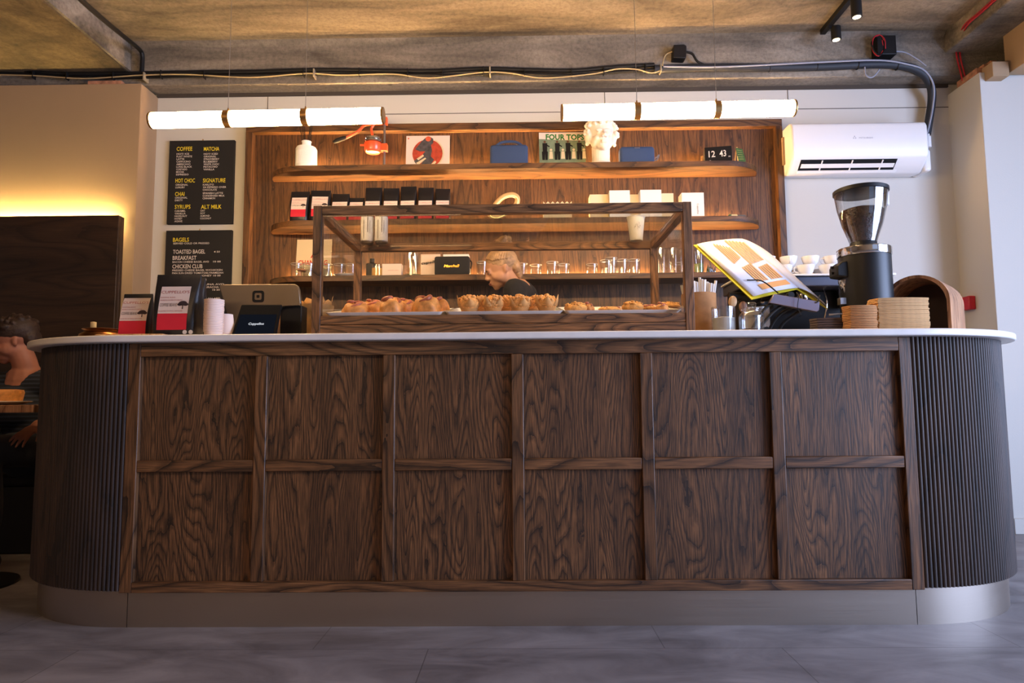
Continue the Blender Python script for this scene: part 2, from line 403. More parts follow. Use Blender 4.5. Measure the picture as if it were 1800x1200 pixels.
def tag(o, label=None, cat=None, group=None, kind=None):
    if label: o['label'] = label
    if cat: o['category'] = cat
    if group: o['group'] = group
    if kind: o['kind'] = kind
    return o
def thing(name, loc, label, cat, group=None, rz=0):
    o = bpy.data.objects.new(name, None); COL.objects.link(o); o.location = loc; o.rotation_euler = (0, 0, rz)
    o.empty_display_size = .05
    return tag(o, label, cat, group)
def st(o):
    o['kind'] = 'structure'; return o
def kids(o): return [c for c in COL.objects if c.parent == o]
def copy_tree(o, parent=None, _k=None):
    c = o.copy(); COL.objects.link(c)
    if parent is not None: c.parent = parent
    for ch in kids(o): copy_tree(ch, c)
    return c
def dup(o, loc, rz=None, label=None, scale=None, group=None):
    c = copy_tree(o); c.location = loc
    if rz is not None: c.rotation_euler = (c.rotation_euler[0], c.rotation_euler[1], rz)
    if scale is not None: c.scale = scale if isinstance(scale, (tuple, list)) else (scale,)*3
    if label: c['label'] = label
    if group: c['group'] = group
    return c
def remesh(vox, sm=3, f=.6):
    def g(o):
        r = o.modifiers.new('remesh', 'REMESH'); r.mode = 'VOXEL'; r.voxel_size = vox; r.use_smooth_shade = True
        if sm:
            s = o.modifiers.new('smooth', 'SMOOTH'); s.iterations = sm; s.factor = f
    return g
def spline(pts, n=8):
    """Catmull-Rom through the points"""
    P = [Vector(p) for p in pts]; P = [2*P[0]-P[1]]+P+[2*P[-1]-P[-2]]; out = []
    for i in range(1, len(P)-2):
        for k in range(n):
            t = k/n; a, b, c, d = P[i-1], P[i], P[i+1], P[i+2]
            out.append(.5*((2*b)+(c-a)*t+(2*a-5*b+4*c-d)*t*t+(3*b-a-3*c+d)*t**3))
    out.append(P[-2]); return out
def rrect(w, h, r, n=5, cx=0, cy=0):
    out = []
    for (sx, sy, a0) in ((1, 1, 0), (-1, 1, PI/2), (-1, -1, PI), (1, -1, 1.5*PI)):
        for i in range(n+1):
            a = a0+PI/2*i/n
            out.append((cx+sx*(w/2-r)+r*math.cos(a), cy+sy*(h/2-r)+r*math.sin(a)))
    return out
#@@SECTION structure
# ================================================================ the setting
st(B((0, 0, 0)).box(-6.2, 6.2, -5.7, 2.4, -.1, 0).build('floor', M_floor, smooth=False))
st(B((0, 0, 3.33)).box(-2.69, 2.94, -5.6, 1.9, 3.33, 3.5).build('ceiling', M_conc, smooth=False))
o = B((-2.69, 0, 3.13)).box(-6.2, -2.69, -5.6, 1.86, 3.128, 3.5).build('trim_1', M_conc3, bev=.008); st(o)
o = B((-2.69, 0, 3.13)).box(-2.695, -2.672, -5.6, 1.858, 3.136, 3.34).build('trim_2', M_conc2); st(o)
o = B((0, 1.86, 3.03)).box(-6.2, 6.2, 1.86, 2.4, 3.03, 3.5).prism([(1.80, 3.345), (1.87, 3.345), (1.87, 3.29)], -2.67, 2.94, 'yz').build('trim_3', M_conc2, bev=.006); st(o)
o = B((2.94, 0, 3.18)).box(2.94, 6.2, -5.6, 1.9, 3.187, 3.5).build('trim_4', M_conc2, bev=.01); st(o)
o = B((0, 2.0, 0)).box(-2.6, 3.1, 2.0, 2.4, 0, 3.03).build('wall_back', M_wall2, smooth=False); st(o)
j = B((0, 2, 2.86)).box(-2.55, 3.03, 1.9975, 2.001, 2.864, 2.868)
for u in (471, 1063, 1385): q = px(u, 175, 2); j.box(q.x-.002, q.x+.002, 1.9975, 2.001, 2.868, 3.03)
q = j.build('panel_joint', M_joint, o, loc=(0, 2, 0), smooth=False)
o = B((0, 2, 3.0)).box(-2.555, 3.03, 1.985, 2.001, 3.006, 3.0298).build('trim_8', M_joint, smooth=False); st(o)  # dark strip painted in as the shadow gap under the soffit
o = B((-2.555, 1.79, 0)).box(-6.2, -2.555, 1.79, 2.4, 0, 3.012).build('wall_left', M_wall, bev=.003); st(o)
o = B((-2.62, 1.79, 3.0)).box(-2.93, -2.70, 1.80, 1.88, 3.012, 3.04).build('trim_5', M_brick); st(o)
o = B((3.03, 1.675, 0)).box(3.03, 6.2, 1.675, 2.4, 0, 2.955).build('wall_right', M_wall2, bev=.003); st(o)
rb = B((3.1, 1.7, 2.95))
for i in range(4): rb.box(3.03+.055*i, 3.075+.055*i+.01*(i % 2), 1.70+.01*i, 1.9, 2.955, 3.0+.03*(i % 3))
o = rb.build('trim_6', M_brick, bev=.006); st(o)
q0 = px(1742, 136, 1.62); q1 = px(1769, 110, 1.62)
o = B(tuple(q0)).box(q0.x, q1.x, 1.60, 1.70, q0.z, q1.z).build('trim_9', M_wall, bev=.003); st(o)
o = B((3.2, 0, 2.93)).box(3.19, 6.2, -5.6, 1.66, 2.925, 3.19).build('trim_7', M_wall, bev=.003); st(o)
o = B((3.5, 1.66, 0)).box(3.035, 6.2, 1.655, 1.675, 0, .095).build('baseboard_right', M_wall2, bev=.004); st(o)
# side wall with the shop window, front wall with the shop front, far left wall
o = B((4.8, 0, 0)).box(4.8, 5.0, -5.6, 1.7, 0, .2).box(4.8, 5.0, -5.6, 1.7, 2.75, 3.5).box(4.8, 5.0, -5.6, -3.65, .2, 2.75).box(4.8, 5.0, -.15, 1.7, .2, 2.75).build('wall_side', M_wall2, smooth=False); st(o)
wf = B((4.8, -1.2, .2))
for y in (-3.65, -2.5, -1.35, -.2): wf.box(4.82, 4.88, y, y+.05, .2, 2.75)
wf.box(4.82, 4.88, -3.65, -.15, .2, .26).box(4.82, 4.88, -3.65, -.15, 2.69, 2.75)
o = wf.build('window_1', M_blackm, bev=.004); st(o)
o = B((0, -5.6, 0)).box(-6.2, 2.4, -5.7, -5.5, 0, 3.5).box(2.4, 4.9, -5.7, -5.5, 0, .3).box(2.4, 4.9, -5.7, -5.5, 2.85, 3.5).box(4.9, 6.2, -5.7, -5.5, 0, 3.5).build('wall_front', M_wall, smooth=False); st(o)
wf = B((2.6, -5.6, .3))
for x in (2.4, 3.65, 4.85): wf.box(x, x+.05, -5.62, -5.56, .3, 2.85)
wf.box(2.4, 4.9, -5.62, -5.56, .3, .36).box(2.4, 4.9, -5.62, -5.56, 2.79, 2.85)
o = wf.build('window_2', M_blackm, bev=.004); st(o)
o = B((-6.1, 0, 0)).box(-6.2, -6.0, -5.6, 1.8, 0, 3.2).build('wall_far_left', M_wall, smooth=False); st(o)

# ================================================================ counter
W_, R_, RX_, ZU, ZT, ZB = 1.5013, .5481, .62, 1.0725, 1.10, .1329
ct = thing('service_counter', (0, R_, 0), 'long dark oak service counter with twelve framed panels, reeded rounded ends and bronze kick plate', 'counter')
O = (0, R_, 0)
def capring(s, rx, ry, n=64, fl=0, nr=0, a0=0, a1=PI):
    pts = []
    N_ = nr*8 if nr else n
    for i in range(N_+1):
        a = a0+(a1-a0)*i/N_
        ex = 0
        if nr: ex = fl*(abs(math.sin(PI*i/8))**.6)
        pts.append((s*(W_+(rx+ex)*math.sin(a)), R_-(ry+ex)*math.cos(a)))
    return pts
for s in (-1, 1):
    p = capring(s, RX_-.006, R_-.006, nr=112, fl=.0075)
    p = p + [(s*(W_-.01), 2*R_), (s*(W_-.01), 0.012)]
    if s < 0: p = p[::-1]
    B(O).prism(p, ZB+.007, ZU, 'xy').build('reeded_end', W_flute, ct, ang=75)
stw = .047; xs = [-W_+(2*W_-stw)*i/6 for i in range(7)]
z_tr = px(900, 621.5, 0).z; z_m1 = px(900, 805.5, 0).z; z_m0 = px(900, 826, 0).z; z_br = px(900, 1021, 0).z
for i, x in enumerate(xs):
    B(O).box(x, x+stw, 0, .03, (ZB if i in (0, 6) else z_br), (ZU if i in (0, 6) else z_tr)).build('stile', W_railz, ct, bev=.003)
B(O).box(xs[0]+stw, xs[6], .0, .03, z_tr, ZU).build('top_rail', W_railx, ct, bev=.002)
B(O).box(xs[0]+stw, xs[6], .0, .03, ZB, z_br).build('bottom_rail', W_railx, ct, bev=.002)
for i in range(6):
    a, b = xs[i]+stw, xs[i+1]
    B(O).box(a, b, .002, .03, z_m0, z_m1).build('middle_rail', W_railx, ct, bev=.003)
    B(O).box(a, b, .023, .04, z_m1, z_tr).build('panel', W_panel, ct)
    B(O).box(a, b, .023, .04, z_br, z_m0).build('panel', W_panel, ct)
B(O).box(-W_+.01, W_-.01, .04, 2*R_-.01, ZB, ZU).build('carcass', M_black, ct)
g = .0012
B(O).box(-W_+g+.02, W_-g-.02, .028, 2*R_-.03, 0, ZB).build('kick_plate', M_plinth, ct)
for s in (-1, 1):
    p = [(s*(W_+(RX_-.03)*math.sin(PI*i/60)), R_-(R_-.028)*math.cos(PI*i/60)) for i in range(61)]
    p = [(s*(W_-.02+g), R_-(R_-.028))] + p + [(s*(W_-.02+g), R_+(R_-.028))]
    if s < 0: p = p[::-1]
    B(O).prism(p, 0, ZB+.007, 'xy').build('kick_plate', M_plinth, ct, ang=50)
p = [(W_+(RX_+.053)*math.sin(PI*i/48), R_-(R_+.053)*math.cos(PI*i/48)) for i in range(49)]
p += [(-W_-(RX_+.053)*math.sin(PI*i/48), R_+(R_+.053)*math.cos(PI*i/48)) for i in range(49)]
tag(B((0, R_, ZU)).prism(p, ZU+.0005, ZT, 'xy').build('worktop', M_marble, bev=.006, ang=50, seg=3), 'white stone worktop with rounded ends lying on the long oak counter', 'worktop')

# ================================================================ display case
cx0, cx1, cy0, cy1, cz = -.862, .74, .209, .94, 1.6723
cs = thing('display_case', ((cx0+cx1)/2, (cy0+cy1)/2, ZT), 'oak framed glass pastry display case standing on the worktop', 'display case')
O = tuple(cs.location); t = .037
for x in (cx0, cx1-t):
    for y in (cy0, cy1-t): B(O).box(x, x+t, y, y+t, ZT, cz).build('post', W_cz, cs, bev=.002)
for y in (cy0, cy1-t): B(O).box(cx0+t, cx1-t, y+.001, y+t-.001, cz-.04, cz-.001).build('top_rail', W_cx, cs, bev=.002)
for x in (cx0, cx1-t): B(O).box(x+.001, x+t-.001, cy0+t, cy1-t, cz-.04, cz-.001).build('top_rail', W_cy, cs, bev=.002)
zb1 = px(900, 568, cy0).z; zb2 = px(900, 551.5, cy0).z
B(O).box(cx0+t, cx1-t, cy0+.003, cy1-.003, ZT, zb1-.001).build('base', W_cx, cs, bev=.001)
B(O).box(cx0+t, cx1-t, cy0+.004, cy0+.03, zb1+.001, zb2).build('bottom_rail', W_cx, cs, bev=.002)
SL = math.tan(math.radians(9.5)); ZD = zb2+.0005
def ztray(y): return ZD+(y-.25)*SL
B(O).prism([(cy0+.032, ztray(cy0+.032)-.012), (cy1-.04, ztray(cy1-.04)-.012), (cy1-.04, ztray(cy1-.04)), (cy0+.032, ztray(cy0+.032))], cx0+t+.004, cx1-t-.004, 'yz').build('sloping_deck', W_cx, cs)
B(O).box(cx0+t, cx1-t, cy0+.008, cy0+.013, zb2+.0, cz-.04).build('front_pane', M_glass, cs, smooth=False)
for x in (cx0+.015, cx1-.02): B(O).box(x, x+.005, cy0+t, cy1-t, ZT+.002, cz-.04).build('side_pane', M_glass, cs, smooth=False)
ZG = cz-.012
B(O).box(cx0+t, cx1-t, cy0+t, cy1-t, ZG-.006, ZG).build('top_pane', M_glasst, cs, smooth=False)

# ================================================================ wood back wall unit and shelves
bx0, bx1, bz1 = -1.887, 1.835, 2.765
bk = thing('back_wall_panelling', (0, 1.985, 0), 'tall wood veneered wall panel with raised frame behind the counter', 'wall panel')
O = tuple(bk.location)
B(O).box(bx0+.01, bx1-.01, 1.978, 1.998, .05, bz1-.01).build('veneer_panel', B_panel, bk)
B(O).box(bx0, bx1, 1.925, 1.998, bz1-.05, bz1).build('top_frame', B_x, bk, bev=.002)
for x in (bx0, bx1-.045): B(O).box(x, x+.045, 1.925, 1.998, .05, bz1-.05).build('side_frame', B_z, bk, bev=.002)
LEDM = emat('led_strip_glow', LED, 560)
SH = [2.412, 2.039, 1.666]
shl = ['topmost of three round-ended wooden shelves, lit from behind, holding speakers, records and a bust', 'middle round-ended wooden shelf holding black pouches and white boxes', 'lowest round-ended wooden shelf holding rows of glasses']
for k, z in enumerate(SH):
    s = thing('wall_shelf', (0, 1.86, z-.038), shl[k], 'shelf', 'lit wooden wall shelves')
    O = tuple(s.location); xl, xr = -1.70, 1.655
    p = [(xl+.27-.27*math.cos(PI/2*i/16), 1.977-.222*math.sin(PI/2*i/16)) for i in range(17)]
    p += [(xr-.27+.27*math.sin(PI/2*i/16), 1.977-.222*math.cos(PI/2*i/16)) for i in range(17)]
    B(O).prism(p, z-.038, z, 'xy').build('board', B_x, s, bev=.002, ang=50)
    B(O).box(xl+.12, xr-.12, 1.964, 1.974, z+.0002, z+.0045).build('light_strip', LEDM, s, smooth=False)

# ================================================================ banquette with light behind
bq = thing('banquette_back', (-4.1, 1.73, 0), 'high dark wood banquette back with warm light glowing above it', 'banquette')
O = tuple(bq.location)
xe = px(208, 400, 1.70).x; zt = px(100, 379, 1.70).z
B(O).box(-5.9, xe, 1.70, 1.735, .0, zt).box(xe-.03, xe-.001, 1.736, 1.765, 0, zt-.001).build('backboard', W_banq, bq, bev=.003)
B(O).box(-5.9, xe-.06, 1.738, 1.750, zt-.022, zt-.012).build('light_strip', emat('banquette_glow', (1, .72, .28), 300), bq, smooth=False)
B(O).box(-5.9, xe-.05, 1.25, 1.69, .0, .38).build('bench_base', M_black, bq, bev=.01)
B(O).box(-5.9, xe-.05, 1.22, 1.695, .38, .445).build('seat_cushion', M_tee, bq, bev=.02)

# ================================================================ pendant tube lamps
DIFF = emat('opal_tube', (1, .66, .33), 92)
def pendant(u0, v0, u1, v1, rings, lab):
    a = px(u0, v0, .45); b = px(u1, v1, .45); c = (a+b)/2
    t = thing('tube_pendant_lamp', tuple(c), lab, 'pendant lamp', 'tube pendant lamps')
    O = tuple(c); r = .0365; L = (b-a).length; ax = (b-a).normalized()
    Q = ax.to_track_quat('Z', 'Y').to_matrix().to_4x4()
    seg = B(O); seg.lathe(tuple(a), [(r, .008), (r, L-.008)], 40, rot=Q); seg.build('diffuser_tube', DIFF, t)
    for d in (0, L-.01):
        B(O).lathe(tuple(a+ax*d), [(r*.8, 0), (r+.0015, .0), (r+.0025, .002), (r+.0025, .008), (r+.0015, .010), (r*.8, .010)], 40, rot=Q).build('end_cap', M_brass, t)
    for u, utop in rings:
        f = (u-u0)/(u1-u0); q = a+ax*(L*f)
        k = B(O).lathe(tuple(q-ax*.0150), [(r+.0005, 0), (r+.003, .0), (r+.003, .030), (r+.0005, .030)], 40, rot=Q).build('ring', M_brass, t)
        B(O).cyl((q.x, q.y, q.z+r), .006, .016, seg=12, r2=.003).build('wire_clamp', M_brass, k)
        B(O).tube([(q.x, q.y, q.z+r+.014), (q.x, q.y, 3.33)], .0013, 6).build('suspension_wire', M_steel, t)
    return t
pendant(265, 212, 675, 203, ((401, 0), (537, 0)), 'glowing white tube pendant lamp with brass rings, above menu boards and orange juicer')
pendant(986, 198.5, 1397, 190, ((1120, 0), (1260, 0)), 'glowing white tube pendant lamp with brass rings, above the plaster bust')
#@@SECTION small
# ================================================================ helpers for placed things
def root_at(name, u, Y, z, label, cat, group=None, rz=0):
    """thing whose base centre stands at height z, depth Y, in the column the photograph shows at u"""
    x = px(u, 560, Y).x
    for _ in range(3):
        # refine the column for the roll of the camera at height z
        vv = 600-CF*((Vector((x, Y, z))-CAMP).dot(_u3)/(Vector((x, Y, z))-CAMP).dot(_f2))
        x = px(u, vv, Y).x
    return thing(name, (x, Y, z), label, cat, group, rz)
def wpx(u0, u1, v, Y): return px(u1, v, Y).x-px(u0, v, Y).x
def hz(u, v, Y, z0): return px(u, v, Y).z-z0

# ---------------------------------------------------------------- pouches
def pouch(name, w, d, h, label, cat, loc, group=None, lab=(.7, .18, .80), big=True, rz=0, lean=0):
    t = thing(name, loc, label, cat, group, rz)
    S = []
    for f, ww, dd in ((0, .96, .92), (.015, 1, 1), (.3, 1.0, .95), (.55, 1.0, .72), (.78, 1.0, .40), (.90, 1.0, .14), (1.0, .99, .06)):
        S.append([(x, y+lean*f*h, f*h) for x, y in rrect(w*ww, max(d*dd, .004), min(w*ww, max(d*dd, .004))*.3, 4)])
    k = B(); k.rings(S); k.build('pouch', M_bag, t, ang=60)
    k = B(); k.box(-w/2, w/2, lean*h-.003, lean*h+.003, h*.955, h*.965); k.build('seal_seam', M_black, t)
    lw, z0, z1 = w*lab[0]/2, h*lab[1], h*lab[2]
    def yf(z):
        f = z/h
        P_ = ((0, .92), (.015, 1), (.3, .95), (.55, .72), (.78, .40), (.90, .14), (1, .06))
        for (a, b), (c, e) in zip(P_, P_[1:]):
            if a <= f <= c: return -(b+(e-b)*(f-a)/(c-a))*d/2+lean*z
        return -.01
    def sheet(za, zb, off, x0=-lw, x1=lw):
        n = 8; pts = []
        k = B()
        for i in range(n):
            a, b = za+(zb-za)*i/n, za+(zb-za)*(i+1)/n
            k.rings([[(x0, yf(a)-off, a), (x1, yf(a)-off, a)], [(x0, yf(b)-off, b), (x1, yf(b)-off, b)]], (False, False), False)
        return k
    zr = z0+(z1-z0)*(.37 if big else .42)
    lb = sheet(zr, z1, .0015).build('paper_label', M_label, t)
    sheet(z0, zr, .0015).build('red_band', M_redlab, lb)
    def place(k0, k): # push lettering onto the slanted face
        for i in range(k0, len(k.v)):
            x, y, z = k.v[i]; k.v[i] = (x, yf(z)-.0022, z)
    H = z1-zr
    for tx, f_, wd, hh in (("CUPPELLO'S", .26, 1.9, .11), ("SEASONAL BLEND", .43, 1.0, .045), ("ARABICA & ROBUSTA BEANS", .53, 1.5, .045), ("ROASTED IN SMALL BATCHES", .93, 1.6, .04)):
        k = B(); k.text(tx, (-lw*.95, 0, z1-H*f_), lw*wd, H*hh); place(0, k); k.build('lettering', M_inkred, lb, smooth=False)
    k = B(); cxx, cz_ = lw*.62, z1-H*.66
    for a, b, c in ((0, .03, .26), (-.14, -.01, .16), (.14, -.01, .17), (-.05, .05, .15)):
        kk = k.mark(); n = 14
        k.v += [(cxx+a*lw*1.4+c*lw*1.1*math.cos(2*PI*i/n), 0, cz_+b*H+c*H*.34*math.sin(2*PI*i/n)) for i in range(n)]; k.f.append(tuple(kk+i for i in range(n)))
    kk = k.mark(); k.v += [(cxx-.03*lw, 0, cz_-H*.18), (cxx+.05*lw, 0, cz_-H*.18), (cxx+.03*lw, 0, cz_), (cxx-.01*lw, 0, cz_)]; k.f.append((kk, kk+1, kk+2, kk+3))
    k.text("COFFEE BEANS", (-lw*.92, 0, z1-H*.74), lw*1.15, H*.12)
    place(0, k); k.build('tree_print', M_ink, lb, smooth=False)
    return t

# counter: serving board, pouches, pot
bp0 = px(172, 585, .05); 
tag(B((bp0.x+.13, .16, ZT)).box(bp0.x, bp0.x+.27, .03, .29, ZT, ZT+.013).build('serving_board', W_light, bev=.003), 'thin pale wooden board under the smaller coffee pouch at the left end of the worktop', 'board')
a = px(212, 583, .14).x; b = px(263, 583, .14).x
pouch('coffee_pouch', b-a, .075, hz(240, 517, .16, ZT+.013), 'smaller black coffee pouch with a pale label and dark tree, on the thin wooden board', 'coffee bag', ((a+b)/2, .155, ZT+.013), lab=(.92, .03, .90), big=True)
a = px(266, 583, .09).x; b = px(345, 583, .09).x
bb = pouch('coffee_pouch', b-a, .10, hz(305, 481, .10, ZT), 'large black coffee pouch with white and red label, tallest bag on the worktop', 'coffee bag', ((a+b)/2, .12, ZT), lab=(.66, .12, .80))
k = B(); w_ = b-a
for i in (0, 1):
    k.lathe((w_*.30+i*.024, -.0505, .022), [(.0085, 0), (.0085, .001)], 16, rot=Matrix.Rotation(PI/2, 4, 'X'))
k.build('round_stamp', M_whiteprint, bb)
pouch('coffee_pouch', .17, .09, hz(335, 488, .26, ZT), 'black coffee pouch standing directly behind the large labelled pouch', 'coffee bag', (px(322, 583, .26).x, .27, ZT))
pt = root_at('copper_pot', 180, .42, ZT, 'squat dark copper pot at the far left of the worktop', 'pot')
k = B(); k.lathe((0, 0, 0), [(.05, 0), (.085, .008), (.098, .03), (.092, .05), (.074, .062), (.078, .07), (.083, .073), (.079, .075), (.070, .068), (.06, .03), (.0, .01)], 32, caps=(True, False)); k.build('bowl', M_copper, pt)
k = B(); k.tube(spline([(.07, 0, .066), (.11, -.01, .07), (.15, -.02, .066)], 5), .006); k.build('handle', M_copper, pt)
k = B(); k.lathe((-.045, .0, .02), [(.012, 0), (.012, .088), (.004, .09)], 14); tag(k.build('candle', M_cream, loc=(0, 0, 0)), 'small pale candle standing in the copper pot', 'candle').location = tuple(pt.location)

# ---------------------------------------------------------------- paper cups
def paper_cup(name, label, cat, loc, rt, rb, h, group=None, m=M_paper, flip=False, rim=.0028):
    t = thing(name, loc, label, cat, group)
    P_ = [(rb, .004), (rb+.0008, 0), (rb+.001, .003), (rt, h-.004), (rt+rim, h-.003), (rt+rim, h), (rt-.001, h), (rt-.002, h-.006), (rb-.001, .006), (0, .006)]
    if flip: P_ = [(r, h-z) for r, z in P_]
    k = B(); k.lathe((0, 0, 0), P_, 28, caps=(False, False)); k.build('cup_wall', m, t)
    return t
x_ = px(374, 584, .07).x
M_cup = mat('blush_paper_cup', (238, 214, 200), .7)
c0 = paper_cup('paper_cup', 'blush paper cup nested in the tall straight stack beside the large pouch', 'paper cup', (x_, .075, ZT), .0350, .0315, .026, 'tall stack of nested paper cups', M_cup)
zt_ = hz(374, 527, .075, ZT)-.026
NC = 21
for i in range(1, NC):
    dup(c0, (x_+random.uniform(-.0006, .0006), .075, ZT+zt_*i/(NC-1)))
x_ = px(397, 584, .17).x
c0 = paper_cup('paper_cup', 'upturned blush paper cup in the short stack leaning by the card terminal', 'paper cup', (x_, .17, ZT), .036, .025, .082, 'short stack of upturned paper cups', M_cup, flip=True)
for i in range(1, 4): dup(c0, (x_, .17, ZT+.0075*i))

# ---------------------------------------------------------------- point of sale
ps = root_at('payment_terminal', 452, .3, ZT, 'grey till screen seen from behind with a dark customer display reading Cuppellos', 'till')
O = tuple(ps.location)
def pp(L, Y): return [(px(u, v, Y).x, px(u, v, Y).z) for u, v in L]
P_ = pp([(386, 503), (389, 500), (519, 499.5), (523, 502), (526, 508), (529, 534), (526, 537), (500, 538), (494, 540), (470, 592), (414, 592), (405, 570)], .34)
k = B(O); k.prism(P_[::-1], .335, .358, 'xz'); k.build('screen_back', M_posback, ps, bev=.003)
q = px(454, 521, .335)
def sq(k, c, a, r, y0, y1, ring=None):
    k.prism([(c.x+x, c.z+z) for x, z in rrect(a, a, r)][::-1], y0, y1, 'xz')
lg = B(O); sq(lg, q, .052, .012, .3335, .3352); l1 = lg.build('logo', M_black, ps)
lg = B(O); sq(lg, q, .030, .006, .3325, .3340); l2 = lg.build('logo_gap', M_posback, l1)
lg = B(O); sq(lg, q, .013, .003, .3315, .3330); l2 = lg.build('logo_centre', M_black, l1)
a0, a1 = px(424, 536, .22), px(494, 536, .22); b0, b1 = px(405, 590, .12), px(484, 590, .12); b0.z = b1.z = ZT+.0012
k = B(O)
for p in (a0, a1, b0, b1): pass
dd = Vector((0, .016, .004))
k.rings([[b0, b1, a1, a0], [b0+dd, b1+dd, a1+dd, a0+dd]]); k.build('customer_display', mat('matte_bezel', (14, 14, 16), .85, spec=.05), ps, bev=.003)
def L4(s, t_): return (b0*(1-s)+b1*s)*(1-t_)+(a0*(1-s)+a1*s)*t_
n_ = (b1-b0).cross(a0-b0).normalized(); n_ = n_ if n_.y < 0 else -n_
k = B(O); kk = k.mark(); k.v += [tuple(L4(s, t_)+n_*.001) for s, t_ in ((.06, .02), (.94, .02), (.94, .70), (.06, .70))]; k.f.append((kk, kk+1, kk+2, kk+3))
sc_ = k.build('screen', emat('dim_screen', (.006, .0075, .012), 1.0), ps, smooth=False)
k = B(O); X = (b1-b0).normalized(); Z = (a0-b0); Z = (Z-X*Z.dot(X)).normalized()
Mx = Matrix((X, -n_, Z)).transposed().to_4x4()
k.text("Cuppellos", tuple(L4(.5, .38)+n_*.0015), .064, .0125, .0003, M=Mx, align='C'); k.build('screen_lettering', emat('screen_white', (.75, .78, .85), 1), sc_, smooth=False)
k = B(O); q = px(512, 560, .36); k.box(q.x-.05, q.x+.045, .36, .44, ZT, px(512, 536, .36).z); k.box(q.x-.16, q.x+.05, .25, .46, ZT, ZT+.012); k.build('stand_base', M_black, ps, bev=.005)

# ---------------------------------------------------------------- tub with paper left of the case
tb = thing('rustic_tub', (-.962, .60, ZT), 'rough mottled tan tub lined with parchment, left of the display case', 'tub')
k = B(); hT = hz(530, 535, .55, ZT)
k.lathe((0, 0, 0), [(.050, 0), (.058, .01), (.072, hT*.45), (.080, hT*.85), (.083, hT), (.076, hT), (.070, hT*.8), (.05, .02), (0, .015)], 28, caps=(True, False)); k.build('shell', M_stone, tb, ang=60)
k = B()
for i in range(9):
    a = 2*PI*i/9+.3; r0, r1 = .060, .074; da = .42; hh = hT+random.uniform(.02, .05)
    k.rings([[(r0*math.cos(a-da), r0*math.sin(a-da), .04), (r0*math.cos(a+da), r0*math.sin(a+da), .04)], [(r1*math.cos(a-da), r1*math.sin(a-da), hT+.006), (r1*math.cos(a+da), r1*math.sin(a+da), hT+.008)],
             [(r1*1.05*math.cos(a-.1), r1*1.05*math.sin(a-.1), hh), (r1*1.05*math.cos(a+da*.6), r1*1.05*math.sin(a+da*.6), hh-.01)]], (False, False), False)
tag(k.build('parchment_liner', M_kraft3, loc=(0, 0, 0), mods=lambda o: o.modifiers.new('s', 'SOLIDIFY').__setattr__('thickness', .0012)), 'folded parchment paper sticking out of the mottled tub', 'paper').location = tuple(tb.location)

# ---------------------------------------------------------------- trays and pastries
TW = .508
for i, (xa, lab) in enumerate(((cx0+.041, 'white enamel tray of glazed buns, at the left in the display case'), (cx0+.041+.513, 'white enamel tray of muffins, in the middle of the display case'), (cx0+.041+1.026-.004, 'white enamel tray of topped pastries, at the right in the display case'))):
    w2 = TW-.004 if i < 2 else cx1-.041-xa
    yA, yB = .262, .80
    t = thing('serving_tray', (xa+w2/2, yA, ztray(yA)+.001), lab, 'tray', 'enamel trays in the display case')
    t.rotation_euler = (math.atan(SL), 0, 0)
    D_ = (yB-yA)
    k = B(); R = []
    for (e, z, dr) in ((.010, .0, 0), (.010, .002, 0), (.0, .014, 0), (-.0, .016, 0), (.003, .016, 0), (.012, .004, 0)):
        R.append([(x, y+D_/2, z) for x, y in rrect(w2-2*e, D_-2*e, .018, 5)])
    k.rings(R); k.build('tray_pan', M_tray, t, ang=50)
def zt2(y): return ztray(y)+.006
